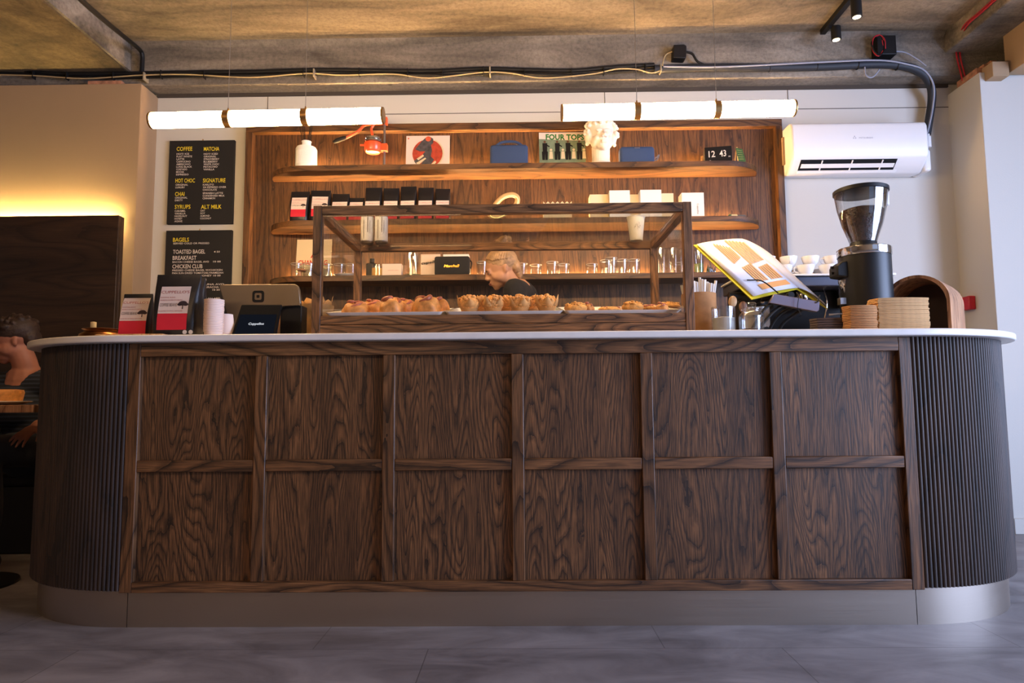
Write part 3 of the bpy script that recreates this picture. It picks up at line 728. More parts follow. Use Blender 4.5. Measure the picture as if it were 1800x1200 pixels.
def bun(x, y, s, kind, lab, grp, rz=0, hgt=1.0):
    t = thing('pastry_bun' if kind == 'bun' else kind, (x, y, zt2(y)+.001), lab, 'pastry', grp, rz)
    t.rotation_euler = (Matrix.Rotation(math.atan(SL), 3, 'X') @ Matrix.Rotation(rz, 3, 'Z')).to_euler()
    rnd = random.Random(int(x*1000)+int(y*77))
    if kind == 'bun':
        k = B(); n = 26; R = []
        for i in range(9):
            f = i/8; z = .062*hgt*math.sin(f*PI/2)**.8; rr = math.cos(f*PI/2*.97)**.6
            R.append([((s*rr)*(1+.07*math.sin(5*(2*PI*j/n)+f*4))*math.cos(2*PI*j/n), s*.85*rr*(1+.07*math.sin(5*(2*PI*j/n)+f*4))*math.sin(2*PI*j/n), z*(1+.10*math.sin(3*(2*PI*j/n)+5*f))) for j in range(n)])
        k.rings(R); k.build('dough', M_bun, t, ang=80)
        k = B()
        for q in range(3):
            pts = []
            for i in range(15):
                a = -2.2+q*1.9+i*.17; r = s*(.78-.045*i)
                pts.append((r*math.cos(a), r*.85*math.sin(a), .062*hgt*math.sqrt(max(0, 1-(r/s)**2))*.95+.004+.004*q))
            k.tube(pts, [s*.05+s*.13*math.sin(PI*i/14) for i in range(15)], 8)
        k.build('glazed_twist', M_glaze, t, ang=80)
    elif kind == 'muffin':
        h = .036*hgt; r0 = s*.62
        k = B(); k.lathe((0, 0, 0), [(r0, 0), (r0+.002, .002), (s*.95, h), (s*.85, h+.001), (r0*.9, .01)], 26, caps=(True, False)); k.build('wrapper', M_kraft3, t)
        k = B()
        for i in range(5):
            a = 2*PI*i/5+rnd.random()*.5; da = .56; r1 = s*.95; tip = h+.020+rnd.random()*.018
            k.rings([[(r1*math.cos(a-da), r1*math.sin(a-da), h*.72), (r1*1.02*math.cos(a), r1*1.02*math.sin(a), h*.66), (r1*math.cos(a+da), r1*math.sin(a+da), h*.72)],
                     [(r1*1.06*math.cos(a-da*.62), r1*1.06*math.sin(a-da*.62), h+.008), (r1*1.10*math.cos(a), r1*1.10*math.sin(a), h+.008), (r1*1.06*math.cos(a+da*.62), r1*1.06*math.sin(a+da*.62), h+.008)],
                     [(r1*1.13*math.cos(a-.06), r1*1.13*math.sin(a-.06), tip), (r1*1.13*math.cos(a), r1*1.13*math.sin(a), tip+.003), (r1*1.13*math.cos(a+.06), r1*1.13*math.sin(a+.06), tip)]], (False, False), False)
        k.build('wrapper_petals', M_kraft3, t, mods=lambda o: o.modifiers.new('s', 'SOLIDIFY').__setattr__('thickness', .001))
        k = B(); k.ball((0, 0, h*.98), (s*.98, s*.98, .034), 18)
        for i in range(34):
            a = rnd.random()*2*PI; rr = s*.93*math.sqrt(rnd.random()); k.ball((rr*math.cos(a), rr*math.sin(a), h*.98+.033*math.sqrt(max(0, 1-(rr/s)**2))), rnd.uniform(.005, .010), 6)
        k.build('crumb_top', M_muffin, t, ang=80)
        k = B()
        for i in range(4):
            a = rnd.random()*2*PI-PI; k.ball((s*.72*math.cos(a), s*.72*math.sin(a), h+.008), rnd.uniform(.003, .0055), 8)
        k.build('berry', M_berry, t)
    else:
        k = B(); k.ball((0, 0, .010*hgt), (s, s*.8, .014*hgt), 20)
        k.build('base', M_cookie, t, ang=80)
        k = B()
        for i in range(int(26*hgt)):
            a = rnd.random()*2*PI; rr = s*.82*math.sqrt(rnd.random()); zz = .018*hgt+(.022*(hgt-1))*(1-rr/s)
            k.ball((rr*math.cos(a), rr*.8*math.sin(a), zz), (rnd.uniform(.004, .009), rnd.uniform(.004, .008), rnd.uniform(.003, .006)), 6)
        k.build('topping', M_glaze if hgt < 1.3 else M_cookie, t, ang=80)
    return t
def P2(u, Y): return px(u, 546, Y).x
g1 = 'glazed buns on the left tray'
bun(P2(626, .36), .36, .062, 'bun', 'flattest glazed bun, front left on the bun tray', g1, .3, .75)
bun(P2(688, .35), .36, .066, 'bun', 'glazed bun in the centre front of the bun tray', g1, 1.4, 1.05)
bun(P2(748, .36), .37, .068, 'bun', 'glazed bun at the front right of the bun tray', g1, 2.6, 1.1)
bun(P2(655, .52), .53, .056, 'bun', 'glazed bun peeking out behind the left pair of buns', g1, 0, .8)
bun(P2(713, .52), .52, .056, 'bun', 'glazed bun peeking out between the centre and right buns', g1, .8, .85)
bun(P2(772, .50), .50, .056, 'bun', 'rearmost glazed bun, next to the muffin tray', g1, 2, .95)
g1 = 'muffins in parchment wrappers'
for u, lab in ((825, 'leftmost muffin of the front row, in a tan paper wrapper'), (867, 'second muffin of the front row, dark berry on its side'), (914, 'third muffin of the front row, with paper peaks rising behind'), (961, 'rightmost muffin of the front row, beside the topped pastries')):
    bun(P2(u, .345), .345, .050, 'muffin', lab, g1, u*.1, 1.15)
for u, lab in ((846, 'muffin half hidden behind the two left front muffins'), (892, 'muffin half hidden behind the gap in the front muffin row'), (937, 'muffin half hidden behind the two right front muffins')):
    bun(P2(u, .47), .47, .047, 'muffin', lab, g1, u*.2, 1.0)
g1 = 'topped pastries on the right tray'
bun(P2(1012, .38), .38, .052, 'topped_pastry', 'pastry mound with dark leaf topping, leftmost on the right tray', g1, 0, 1.6)
bun(P2(1034, .41), .40, .030, 'bun', 'small twisted pastry beside the leaf-topped mound', g1, 1, .5)
bun(P2(1072, .37), .37, .052, 'topped_pastry', 'flat pastry scattered with red crumbs on the right tray', g1, 0, .95)
bun(P2(1112, .38), .38, .050, 'topped_pastry', 'tallest heaped pastry on the right tray', g1, 0, 1.7)
bun(P2(1140, .42), .42, .045, 'topped_pastry', 'crumbly pastry right of the tallest heaped one', g1, 0, 1.2)
bun(P2(1163, .36), .36, .030, 'bun', 'small plain golden roll, front right of the pastry tray', g1, 0, .45)
bun(P2(1176, .62), .62, .055, 'topped_pastry', 'pale flaky pastry at the back right of the case', g1, 0, 1.4)

# cans and cup on the glass top
def can(u, lab):
    q = pz(u, 431, ZG); Y = .862; x = px(u, 431, Y).x
    t = thing('drinks_can', (x, Y, ZG+.0002), lab, 'can', 'white cans on the display case')
    r = .0335
    k = B(); k.lathe((0, 0, 0), [(.024, .002), (.026, 0), (.028, .001), (r, .010), (r, .142), (.027, .153), (.027, .156), (.024, .156), (.023, .152), (0, .152)], 32); k.build('body', M_steel, t)
    k = B(); k.lathe((0, 0, 0), [(r+.0004, .012), (r+.0004, .140)], 32, caps=(False, False)); sl = k.build('printed_sleeve', mat('can_white', (226, 222, 222), .3), t)
    k = B()
    for a0, w_, z0, z1 in ((-1.35, .05, .055, .135), (-1.95, .05, .02, .12), (-1.0, .03, .05, .12)):
        k.rings([[((r+.0009)*math.cos(a0+w_*j), (r+.0009)*math.sin(a0+w_*j), z) for j in range(3)] for z in (z0, z1)], (False, False), False)
    k.build('side_print', M_black, sl)
can(645.5, 'left one of two white drinks cans on the glass case top')
can(670, 'right one of two white drinks cans on the glass case top')
xq = px(1119, 426, .85).x
cp = paper_cup('takeaway_cup', 'white paper takeaway cup with small doodle print, on the glass case top', 'paper cup', (xq, .855, ZG+.0002), .0455, .031, .125)
k = B()
rr = lambda z: .031+(.0455-.031)*z/.125+.0007
for (a, z, s) in ((-1.75, .072, .010), (-1.45, .078, .012), (-1.5, .060, .009), (-1.25, .066, .008), (-1.9, .062, .007)):
    k.tube([(rr(z+s*math.sin(b))*math.cos(a+s*14*math.cos(b)*.9), rr(z+s*math.sin(b))*math.sin(a+s*14*math.cos(b)*.9), z+s*math.sin(b*1.5)) for b in [i*.6 for i in range(9)]], .0006, 5)
k.build('doodle_print', M_ink, cp)

# ---------------------------------------------------------------- straw holder
sh = thing('straw_holder', (.836, .50, ZT), 'tall kraft cardboard tub full of white paper straws, right of the display case', 'straw holder')
hS = hz(1235, 514, .45, ZT); rS = .078
k = B(); k.lathe((0, 0, 0), [(rS, 0), (rS, hS), (rS-.003, hS), (rS-.003, .004), (0, .004)], 36, caps=(True, False)); k.build('tub_wall', M_kraft, sh)
stm = mat('paper_straw', (240, 232, 222), .7)
s0 = None
for i in range(34):
    f = (i % 17)/16*2-1; row = i//17
    if i % 17 == 6: continue
    x0 = f*(rS-.022); y0 = (-.024 if row == 0 else .015)+random.uniform(-.006, .006)
    ang = f*.16+random.uniform(-.01, .01)
    loc = (sh.location.x+x0*.50, .50+y0, ZT+.005)
    if s0 is None:
        k = B(); k.lathe((0, 0, 0), [(.0062, 0), (.0062, 1), (.0052, 1), (.0052, 0)], 10, caps=(False, False)); s0 = k.build('paper_straw', stm, loc=(0, 0, 0)); o = s0
        tag(o, 'white paper straw fanned out in the kraft tub', 'straw', 'paper straws in the kraft tub')
    else:
        o = s0.copy(); COL.objects.link(o)
    o.location = loc; o.rotation_euler = (random.uniform(-.03, .03), ang, 0); o.scale = (1, 1, hS+.048+random.uniform(-.012, .012)+.012*(1-abs(f)))

# ---------------------------------------------------------------- jars
def jar(u, Y, r, h, lab, fill, fillm, lid=None, name='glass_jar', glass=True):
    t = root_at(name, u, Y, ZT, lab, 'jar')
    k = B(); k.lathe((0, 0, 0), [(r*.96, 0), (r, .006), (r, h), (r-.003, h), (r-.003, .007), (0, .006)], 30, caps=(True, False)); k.build('jar_wall', M_tumb if glass else M_whitem, t)
    if fill: k = B(); k.lathe((0, 0, 0), [(r-.0035, .007), (r-.0035, fill), (r*.5, fill+.004), (0, fill+.003)], 26); tag(k.build('contents', fillm, t), kind='stuff')
    return t
h1 = hz(1273, 540, .36, ZT)
j1 = jar(1273, .36, .051, h1, 'wide jar of white sugar with a wooden spoon, right of the straw tub', h1*.66, M_paper)
def spoon(loc, rx, ry, lab, m):
    t = thing('wooden_spoon', loc, lab, 'spoon', 'wooden spoons in the jars'); t.rotation_euler = (rx, ry, 0)
    k = B(); k.ball((0, 0, .155), (.019, .005, .027), 16); k.build('bowl', m, t)
    k = B(); k.tube([(0, 0, 0), (0, 0, .07), (0, 0, .135)], [.0045, .004, .006], 8); k.build('handle', m, t)
spoon((j1.location.x+.008, .34, ZT+.012), -.05, .20, 'pale wooden spoon leaning in the sugar jar', W_light)
h2 = hz(1322, 556, .30, ZT)
j2 = jar(1322, .30, .052, h2, 'round-shouldered glass jar with a knobbed stopper, behind the black stand arms', h2*.4, M_beans)
k = B(); k.lathe((0, 0, h2), [(.052, 0), (.046, .012), (.036, .02), (.036, .026), (.042, .028), (.042, .032), (.012, .034), (.012, .040), (.021, .044), (.024, .052), (.018, .060), (0, .062)], 28); k.build('stopper', M_tumb, j2)
h3 = hz(1330, 537, .55, ZT)
j3 = jar(1331, .64, .062, h3, 'tall white canister behind the knobbed glass jar', 0, None, glass=False, name='storage_canister')
spoon((px(1309, 560, .45).x, .455, ZT+.0), 0, -.02, 'brown wooden spoon standing behind the knobbed jar', W_arch)

# ---------------------------------------------------------------- book stand and binder
bs = root_at('book_stand', 1380, .50, ZT, 'black jointed desk stand with a grey ledge carrying an open yellow binder', 'book stand')
O = tuple(bs.location)
def pc(u, v, Y): return tuple(px(u, v, Y))
k = B(O)
A_ = [pc(1361, 516, .40), pc(1441, 530, .40), pc(1440, 545, .40), pc(1436, 548, .40), pc(1352, 532, .40)]
dd = Vector((.012, .055, .004)); k.rings([A_[::-1], [tuple(Vector(p)+dd) for p in A_[::-1]]]); k.build('ledge', mat('grey_ledge', (128, 120, 134), .4, .6), bs, bev=.003)
for p in (((1388, 519, .44), (1352, 536, .43), (1335, 556, .42), (1320, 582, .41)), ((1402, 524, .44), (1368, 541, .43), (1348, 560, .42), (1331, 582, .41)),
          ((1402, 535, .50), (1377, 548, .49), (1362, 562, .48), (1350, 584, .47)), ((1422, 536, .50), (1397, 552, .49), (1378, 567, .48), (1366, 586, .47))):
    k = B(O); k.tube(spline([pc(*q) for q in p], 6), .0075, 8); k.build('arm', M_blackm, bs)
k = B(O)
for u, v, Y in ((1388, 519, .44), (1402, 535, .50), (1345, 580, .45)): q = px(u, v, Y); k.cyl((q.x, q.y-.02, q.z), .014, .05, 'y', 16)
k.build('hinge', M_blackm, bs)
q = px(1375, 585, .45); k = B(O); k.box(q.x-.13, q.x+.10, .38, .56, ZT, ZT+.010); k.build('base_plate', M_blackm, bs, bev=.003)
q = px(1281, 521, .48); k = B(O); k.cyl((q.x, .48, q.z), .020, .075, 'x', 20); k.ball((q.x+.10, .48, q.z-.008), (.055, .03, .032), 14); k.tube([(q.x+.13, .48, q.z-.01), pc(1388, 522, .46)], .016, 10); k.build('tension_knob', M_black, bs)
for (a, b, c) in (((1441, 519, .46), (1437, 530, .40), (1432, 532, .40)), ((1313, 492, .44), (1340, 494, .43), (1368, 515, .40))):
    k = B(O); k.tube(spline([pc(*a), pc(*b), pc(*c)], 5), .003, 6); k.build('page_clip', M_black, bs)
k = B(O); k.tube(spline([pc(1400, 514, .40), pc(1404, 520, .385), pc(1402, 540, .39), pc(1408, 552, .40), pc(1405, 556, .43)], 6), .0015, 6); k.build('cord', M_black, bs)
bd = thing('open_binder', tuple(px(1340, 500, .48)), 'open yellow-edged binder with orange patterned pages propped on the black stand', 'binder')
O = tuple(bd.location)
V = lambda *a: px(*a)
C1, C2, A1, A2 = V(1221, 430, .52), V(1303, 420, .57), V(1322, 524, .42), V(1402, 506, .47)
D1, D2 = V(1362, 455, .60), V(1456, 541, .50)
def quad_slab(name, p, off, m, par, th=.004, grow=0):
    p = [Vector(q) for q in p]; n = (p[1]-p[0]).cross(p[3]-p[0]).normalized(); n = n if n.y < 0 else -n
    c = sum(p, Vector())/4; p = [c+(q-c)*(1+grow) for q in p]
    k = B(O); r1 = [q+n*off for q in p]; r2 = [q+n*(off-th) for q in p]
    k.rings([r1, r2]); return k.build(name, m, par, bev=.0005)
M_yell = mat('yellow_cover', (232, 214, 50), .6)
def curved_page(name, c1, c2, a1, a2, bulge, m, off):
    k = B(O); R = []
    n = (c2-c1).cross(a1-c1).normalized(); n = n if n.y < 0 else -n
    for i in range(11):
        f = i/10; b = n*(bulge*math.sin(PI*f)**.7+off)
        R.append([c1.lerp(c2, f)+b, a1.lerp(a2, f)+b])
    k.rings(R, (False, False), False)
    return k.build(name, m, bd, mods=lambda o: o.modifiers.new('s', 'SOLIDIFY').__setattr__('thickness', .003)), n
quad_slab('cover', [C1, C2, A2, A1], -.004, M_yell, bd, .005, .02)
quad_slab('cover', [C2, D1, D2, A2], -.004, M_yell, bd, .005, .01)
pg, n1 = curved_page('page_block', C1.lerp(C2, .04), C2, A1.lerp(A2, .05).lerp(C1, .02), A2, .010, mat('glossy_page', (236, 232, 238), .35), .003)
pg2, n2 = curved_page('page_block', C2, D1, A2, D2.lerp(C2, .02), .012, mat('glossy_page_right', (226, 224, 232), .35), .003)
k = B(O); M_tan = mat('page_orange_print', (206, 158, 106), .6)
def on(s, t_):
    return C1.lerp(C2, s).lerp(A1.lerp(A2, s), t_)+n1*(.010*math.sin(PI*s)**.7+.0052)
def strip(s0, s1, t0, t1, sh=0, nn=5):
    R = []
    for i in range(nn+1):
        s = s0+(s1-s0)*i/nn
        R.append([on(s, t0+sh*(s-s0)), on(s, t1+sh*(s-s0))])
    k.rings(R, (False, False), False)
for i in range(6): strip(.30+.042*i, .326+.042*i, .05+.02*i, .44-.015*i)
for i in range(6): strip(.58+.064*i, .622+.064*i, .02+.012*i, .50-.01*i)
for i in range(5): strip(.36+.05*i, .392+.05*i, .52-.01*i, .80)
for i in range(5): strip(.66+.055*i, .698+.055*i, .56-.01*i, .80)
strip(.30, .92, .84, .93)
k.build('page_print', M_tan, pg, smooth=False)

# ---------------------------------------------------------------- espresso machine with cups
em = thing('espresso_machine', (1.50, .92, ZT), 'wide grey and black espresso machine behind the grinder, white cups on top', 'espresso machine')
O = tuple(em.location); zt = px(1420, 484, .76).z; zl = px(1420, 503, .76).z
M_em = mat('slate_machine', (78, 82, 98), .4, .4)
k = B(O); k.box(1.13, 1.88, .76, 1.09, zl, zt-.004); k.build('upper_housing', M_em, em, bev=.006)
k = B(O); k.box(1.12, 1.89, .75, 1.095, zt-.003, zt+.008); k.build('cup_rail', M_whitem, em, bev=.003)
k = B(O); k.box(1.15, 1.86, .90, 1.085, ZT+.02, zl-.001); k.build('back_housing', M_black, em, bev=.005)
k = B(O); k.box(1.13, 1.88, .78, 1.08, ZT+.0, ZT+.085); k.build('drip_tray', M_black, em, bev=.006)
for x in (1.24, 1.46, 1.68):
    k = B(O); k.lathe((x, .86, zl-.075), [(.03, 0), (.036, .01), (.036, .05), (.03, .074)], 24); gh = k.build('group_head', M_chrome, em)
    k = B(O); k.lathe((x, .86, zl-.10), [(.022, 0), (.033, .006), (.035, .024), (.03, .025)], 24); k.tube([(x, .83, zl-.088), (x, .76, zl-.10), (x, .69, zl-.112)], [.006, .010, .012], 10); k.build('portafilter', M_black, gh)
k = B(O); q = px(1455, 530, .80); k.tube(spline([(q.x, .84, zl), (q.x-.005, .80, zl-.08), (q.x-.03, .79, ZT+.12)], 6), .004, 8); k.build('steam_wand', M_chrome, em)
k = B(O); k.box(px(1440, 540, .80).x, px(1500, 540, .80).x, .79, .90, ZT+.088, ZT+.094); k.build('drip_grate', M_steel, em)
cupw = B(); cupw.lathe((0, 0, 0), [(.022, 0), (.026, .003), (.040, .022), (.048, .045), (.050, .056), (.047, .056), (.043, .035), (.02, .006), (0, .005)], 26, caps=(True, False))
c0 = thing('coffee_cup', (1.25, .86, zt+.0085), 'white cup', 'cup', 'white cups on the espresso machine'); cupw.build('cup_bowl', M_whitem, c0)
k = B(); k.tube(spline([(.047, 0, .046), (.066, 0, .044), (.064, 0, .024), (.042, 0, .018)], 5), .0035, 8); k.build('handle', M_whitem, c0); c0.rotation_euler[2] = 2; c0.scale = (.88, .88, .98)
names = ['leftmost', 'second from left', 'third from left', 'fourth from left', 'fifth from left', 'rightmost']
c0['label'] = 'white cup, leftmost in the front row on the espresso machine'
for r_, (yy, rl) in enumerate(((.83, 'front'), (.94, 'middle'), (1.04, 'rear'))):
    for i in range(6):
        if r_ == 0 and i == 0: continue
        dup(c0, (1.25+.113*i+.02*r_, yy, zt+.0085), rz=random.uniform(0, 6), label='white cup, %s in the %s row on the espresso machine' % (names[i], rl))
for i in range(5):
    dup(c0, (1.30+.113*i, .885, zt+.0085+.057), rz=random.uniform(0, 6), label='white cup of the upper tier on the espresso machine, %s' % (names[i] if i < 4 else 'rightmost'))

# ---------------------------------------------------------------- grinder
gx = (px(1477, 500, .42).x+px(1566, 500, .42).x)/2
gr = thing('coffee_grinder', (gx, .42, ZT), 'tall black coffee grinder with chrome collar and clear hopper full of beans', 'coffee grinder')
O = tuple(gr.location); r = .108
z1 = hz(1520, 449, .38, ZT); z2 = hz(1520, 434, .38, ZT); z3 = hz(1515, 426, .40, ZT); z4 = hz(1515, 341, .42, ZT)
k = B(); k.lathe((0, 0, 0), [(r*.98, 0), (r, .01), (r, z1)], 48); k.build('body', mat('graphite_body', (20, 20, 22), .42, .2), gr)
k = B(); k.lathe((0, 0, z1), [(r+.002, .001), (r+.004, .004), (r+.004, z2-z1-.004), (r, z2-z1), (.058, z2-z1+.002), (.05, z2-z1+.001)], 48); k.build('collar', M_chrome, gr)
k = B(); k.lathe((0, 0, z2), [(.058, .001), (.055, z3-z2), (.05, z3-z2+.01)], 32); k.build('hopper_mount', M_black, gr)
H = z4-z3
hp = [(.056, 0), (.062, .02), (.083, H*.35), (.101, H*.68), (.111, H)]
k = B(); k.lathe((0, 0, z3+.002), hp+[(x-.002, z) for x, z in hp[::-1]], 40, caps=(False, False)); k.build('hopper', M_tumb, gr)
tilt_ = 0
k = B(); k.lathe((0, 0, z3+.003), [(.03, 0)]+[(x-.0045, z) for x, z in hp[:3]]+[(.0925, H*.62), (.08, H*.66), (.04, H*.71), (0, H*.72)], 40)
for i in range(420):
    a = random.random()*2*PI; f_ = random.random()*.60; rb_ = np.interp(f_*H, [a_[1] for a_ in hp], [a_[0] for a_ in hp])-.0075
    k.ball((rb_*math.cos(a), rb_*math.sin(a), z3+.004+H*f_), (random.uniform(.002, .006), random.uniform(.002, .006), random.uniform(.002, .005)), 6)
for i in range(150):
    a = random.random()*2*PI; rr_ = .088*math.sqrt(random.random()); k.ball((rr_*math.cos(a), rr_*math.sin(a), z3+H*(.72-.09*rr_/.09)), (.006, .004, .003), 6)
tag(k.build('coffee_beans', M_beans, gr, ang=70), kind='stuff')
k = B(); k.lathe((0, 0, z4), [(.112, 0), (.115, .002), (.115, .017), (.110, .020), (.0, .022)], 40); k.build('lid', M_black, gr)
k = B(); k.box(.108, .122, -.012, .012, z4-.055, z4+.018); k.build('lid_latch', M_white, gr, bev=.004)
zc = hz(1480, 470, .34, ZT)
k = B(); k.prism([(-.145, zc-.03), (-.05, zc-.045), (-.05, zc+.045), (-.12, zc+.035), (-.145, zc+.015)], -.045, .035, 'xz'); k.build('spout_housing', M_black, gr, bev=.006)
k = B()
for z in (zc-.012, zc+.014): k.cyl((-.156, -.01, z), .006, .014, 'x', 12)
k.build('button', M_blackm, gr)
k = B(); k.lathe((-.095, -.005, zc-.085), [(.016, 0), (.024, .012), (.028, .04)], 20); k.build('spout', M_chrome, gr)
k = B(); k.tube(spline([(-.09, -.02, zc-.045), (-.105, -.02, zc-.09), (-.085, -.02, zc-.12)], 5), .005, 8); k.tube([(-.065, -.02, zc-.12), (-.062, -.02, zc-.20), (-.10, -.02, zc-.225)], .004, 8); k.box(-.13, -.05, -.03, .0, zc-.155, zc-.125); k.tube([(-.18, -.02, zc-.20), (-.06, -.02, zc-.192)], .004, 8); k.build('portafilter_fork', M_steel, gr, bev=.001)

# ---------------------------------------------------------------- bentwood arch, sleeves
ar = thing('bentwood_arch', (1.755, .40, ZT), 'curved bent walnut arch box at the right end of the worktop', 'arch box')
za = hz(1610, 484, .40, ZT); wa = .130
pr = [(-wa, 0), (-wa, za-.12)]+[(-wa*math.cos(PI*i/20), za-.12+.12*math.sin(PI*i/20)) for i in range(1, 20)]+[(wa, za-.12), (wa, 0)]
pi_ = [(x*(wa-.013)/wa, z if z < .01 else (z-.013 if z > za-.12 else z)) for x, z in pr]
k = B()
R = []
for y in (0, .27): R.append([(x, y, z) for x, z in pr]+[(x, y, z) for x, z in pi_[::-1]])
k.rings([R[0], R[1]], (False, False))
n = len(pr)
for j_ in (0, 1):
    base = j_*2*n
    for i in range(n-1):
        f = (base+i, base+i+1, base+2*n-2-i, base+2*n-1-i)
        k.f.append(f if j_ == 0 else f[::-1])
k.build('bent_shell', W_arch, ar, ang=50)
k = B(); k.prism(pi_[::-1], .245, .262, 'xz'); k.build('back_panel', mat('dark_inner_wood', (58, 36, 26), .6), ar)
ar.location = (1.765, .395, ZT); ar.rotation_euler = (0, 0, math.radians(-44))
def sleeve_mesh(w_, d_, th, m):
    k = B(); p = []
    for i in range(13):
        f = i/12*2-1; p.append((f*w_/2, -d_/2-.012*(1-f*f)+.0))
    q = [(x, y+d_) for x, y in p[::-1]]
    p = p+[(w_/2+.002, 0)]+q+[(-w_/2-.012, .006)]
    k.prism(p, 0, th*.8, 'xy'); return k
def stack(u0, u1, v, Y, nl, d_, lab, grp, m, nm='cup_sleeve', wob=.002):
    x0, x1 = px(u0, v, Y).x, px(u1, v, Y).x; h = hz((u0+u1)/2, v, Y, ZT); th = h/nl
    s0 = tag(sleeve_mesh(x1-x0, d_, th, m).build(nm, m, loc=(0, 0, 0), ang=30), lab, 'cup sleeve', grp)
    for i in range(nl):
        o = s0 if i == 0 else s0.copy()
        if i: COL.objects.link(o)
        o.location = ((x0+x1)/2+random.uniform(-wob, wob), Y+d_/2+random.uniform(-wob, wob), ZT+th*i+.0003); o.rotation_euler = (0, 0, random.uniform(-.01, .01))
stack(1543, 1632, 523, .10, 26, .085, 'kraft cup sleeve lying in the large flat stack before the bentwood arch', 'large stack of kraft cup sleeves', M_kraft2)
stack(1494, 1541, 536, .10, 16, .07, 'kraft cup sleeve lying in the middle-sized flat stack below the grinder', 'middle stack of kraft cup sleeves', M_kraft)
stack(1436, 1488, 558, .16, 7, .07, 'dark cup sleeve lying in the low stack left of the kraft ones', 'low stack of dark cup sleeves', mat('dark_card', (70, 56, 52), .7))
q = px(1505, 575, .02)
for i, (u, lab) in enumerate(((1478, 'single kraft sleeve flat at the counter edge, left of the other loose one'), (1522, 'single kraft sleeve flat at the counter edge with pale lines on it'))):
    o = sleeve_mesh(.11, .05, .003, M_kraft).build('cup_sleeve', M_kraft, loc=(0, 0, 0)); o.location = (px(u, 575, .02).x, .045, ZT+.0004)
    tag(o, lab, 'cup sleeve', 'loose kraft sleeves')

# ---------------------------------------------------------------- fire call point
o = B((3.03, 1.9, 1.45)); z = px(1698, 533, 1.9).z
o = tag(B((3.03, 1.9, z)).box(2.985, 3.03, 1.855, 1.945, z-.045, z+.045).build('fire_call_point', mat('red_plastic', (190, 20, 40), .35), bev=.006), 'red square fire alarm call point on the right wall return', 'alarm')

# ---------------------------------------------------------------- air conditioner
ac = thing('air_conditioner', (2.27, 2.0, 2.35), 'white wall-mounted air conditioner with open outlet below', 'air conditioner')
O = tuple(ac.location); za = 2.684; zb = 2.352
xl, xr = 1.835, 2.735; yf_ = 1.775
prof = [(1.995, za-.01), (1.97, za), (yf_+.05, za), (yf_+.014, za-.012), (yf_, za-.04), (yf_-.003, zb+.10), (yf_+.012, zb+.075), (yf_+.095, zb+.005), (yf_+.12, zb), (1.995, zb+.01)]
k = B(O); k.prism(prof, xl, xr, 'yz'); bdy = k.build('body', M_white, ac, bev=.012, seg=3)
k = B(O); k.box(xl-.012, xl+.002, 1.90, 1.995, zb+.08, za-.06); k.build('side_bracket', M_wall, ac)
def slant(f): return (yf_+.012+(.083)*f, zb+.075-.07*f)
def slot(x0, x1, f0, f1, m, nm, par, off=.002, th=.004):
    a, b = Vector(slant(f0)), Vector(slant(f1)); nrm = Vector((-(b-a).y, (b-a).x)).normalized(); nrm = nrm if nrm.x < 0 else -nrm
    a2, b2 = a+nrm*off, b+nrm*off; a3, b3 = a+nrm*(off-th), b+nrm*(off-th)
    k = B(O); k.prism([tuple(a2), tuple(b2), tuple(b3), tuple(a3)], x0, x1, 'yz'); return k.build(nm, m, par)
slot(xl+.06, xr-.20, .05, .95, M_black, 'air_outlet', ac, .0015)
slot(xl+.07, xr-.21, .32, .60, M_white, 'louvre', ac, .008, .003)
slot(xl+.055, xr-.18, .78, .97, M_white, 'louvre', ac, .008, .003)
for x in (xl+.20, xl+.40, xl+.60):
    slot(x, x+.008, .1, .9, M_white, 'outlet_rib', ac, .006, .004)
k = B(O); k.box(xr+.002, xr+.055, 1.84, 1.995, zb+.005, zb+.155); k.build('side_cover', M_white, ac, bev=.018, seg=4)
k = B(O); q = px(1502, 242, yf_)
for a, b in ((0, .011), (-.0065, 0), (.0065, 0)):
    k.prism([(q.x+a-.005, q.z+b-.006), (q.x+a+.005, q.z+b-.006), (q.x+a, q.z+b+.004)], yf_-.0022, yf_-.0012, 'xz')
k.text('MITSUBISHI', (px(1510, 243, yf_).x, yf_-.0018, q.z-.007), wpx(1510, 1534, 243, yf_), .011)
k.build('maker_mark', mat('pale_grey_print', (176, 176, 186), .6), bdy, smooth=False)

# ---------------------------------------------------------------- pipes and cables
def cable(name, pts, r, m, lab, cat, sub=6, grp=None, seg=10):
    P_ = spline([px(*p) for p in pts], sub); o = P_[len(P_)//2]
    k = B(tuple(o)); k.tube(P_, r, seg); return tag(k.build(name, m, ang=60), lab, cat, grp)
YB = 1.83
pipe = cable('insulated_pipe', [(1150, 122, YB), (1250, 119, YB), (1350, 119, YB), (1450, 117, YB), (1540, 113, YB), (1592, 117, YB), (1622, 130, YB+.02), (1636, 152, YB+.06), (1638, 175, YB+.10), (1634, 205, YB+.11), (1629, 236, YB+.11)], .027, M_rubber, 'thick black insulated pipe run bending down to the air conditioner', 'pipe')
k = B(tuple(pipe.location))
for u, v in ((1352, 119), (1435, 117), (1507, 115), (1576, 116)):
    q = px(u, v, YB); k.lathe((q.x-.003, q.y, q.z), [(.028, 0), (.0295, .001), (.0295, .005), (.028, .006)], 20, rot=Matrix.Rotation(PI/2, 4, 'Y'))
k.build('cable_tie', M_black, pipe)
cable('signal_cable', [(1166, 117, YB-.03), (1250, 118, YB-.034), (1350, 114, YB-.036), (1450, 109, YB-.036), (1545, 106, YB-.036), (1595, 113, YB-.03), (1625, 124, YB-.01), (1641, 150, YB+.02), (1640, 185, YB+.05), (1633, 222, YB+.06), (1628, 240, YB+.07)], .006, M_grey, 'pale grey cable clipped along the thick insulated pipe', 'cable')
q = px(1631, 248, YB+.10)
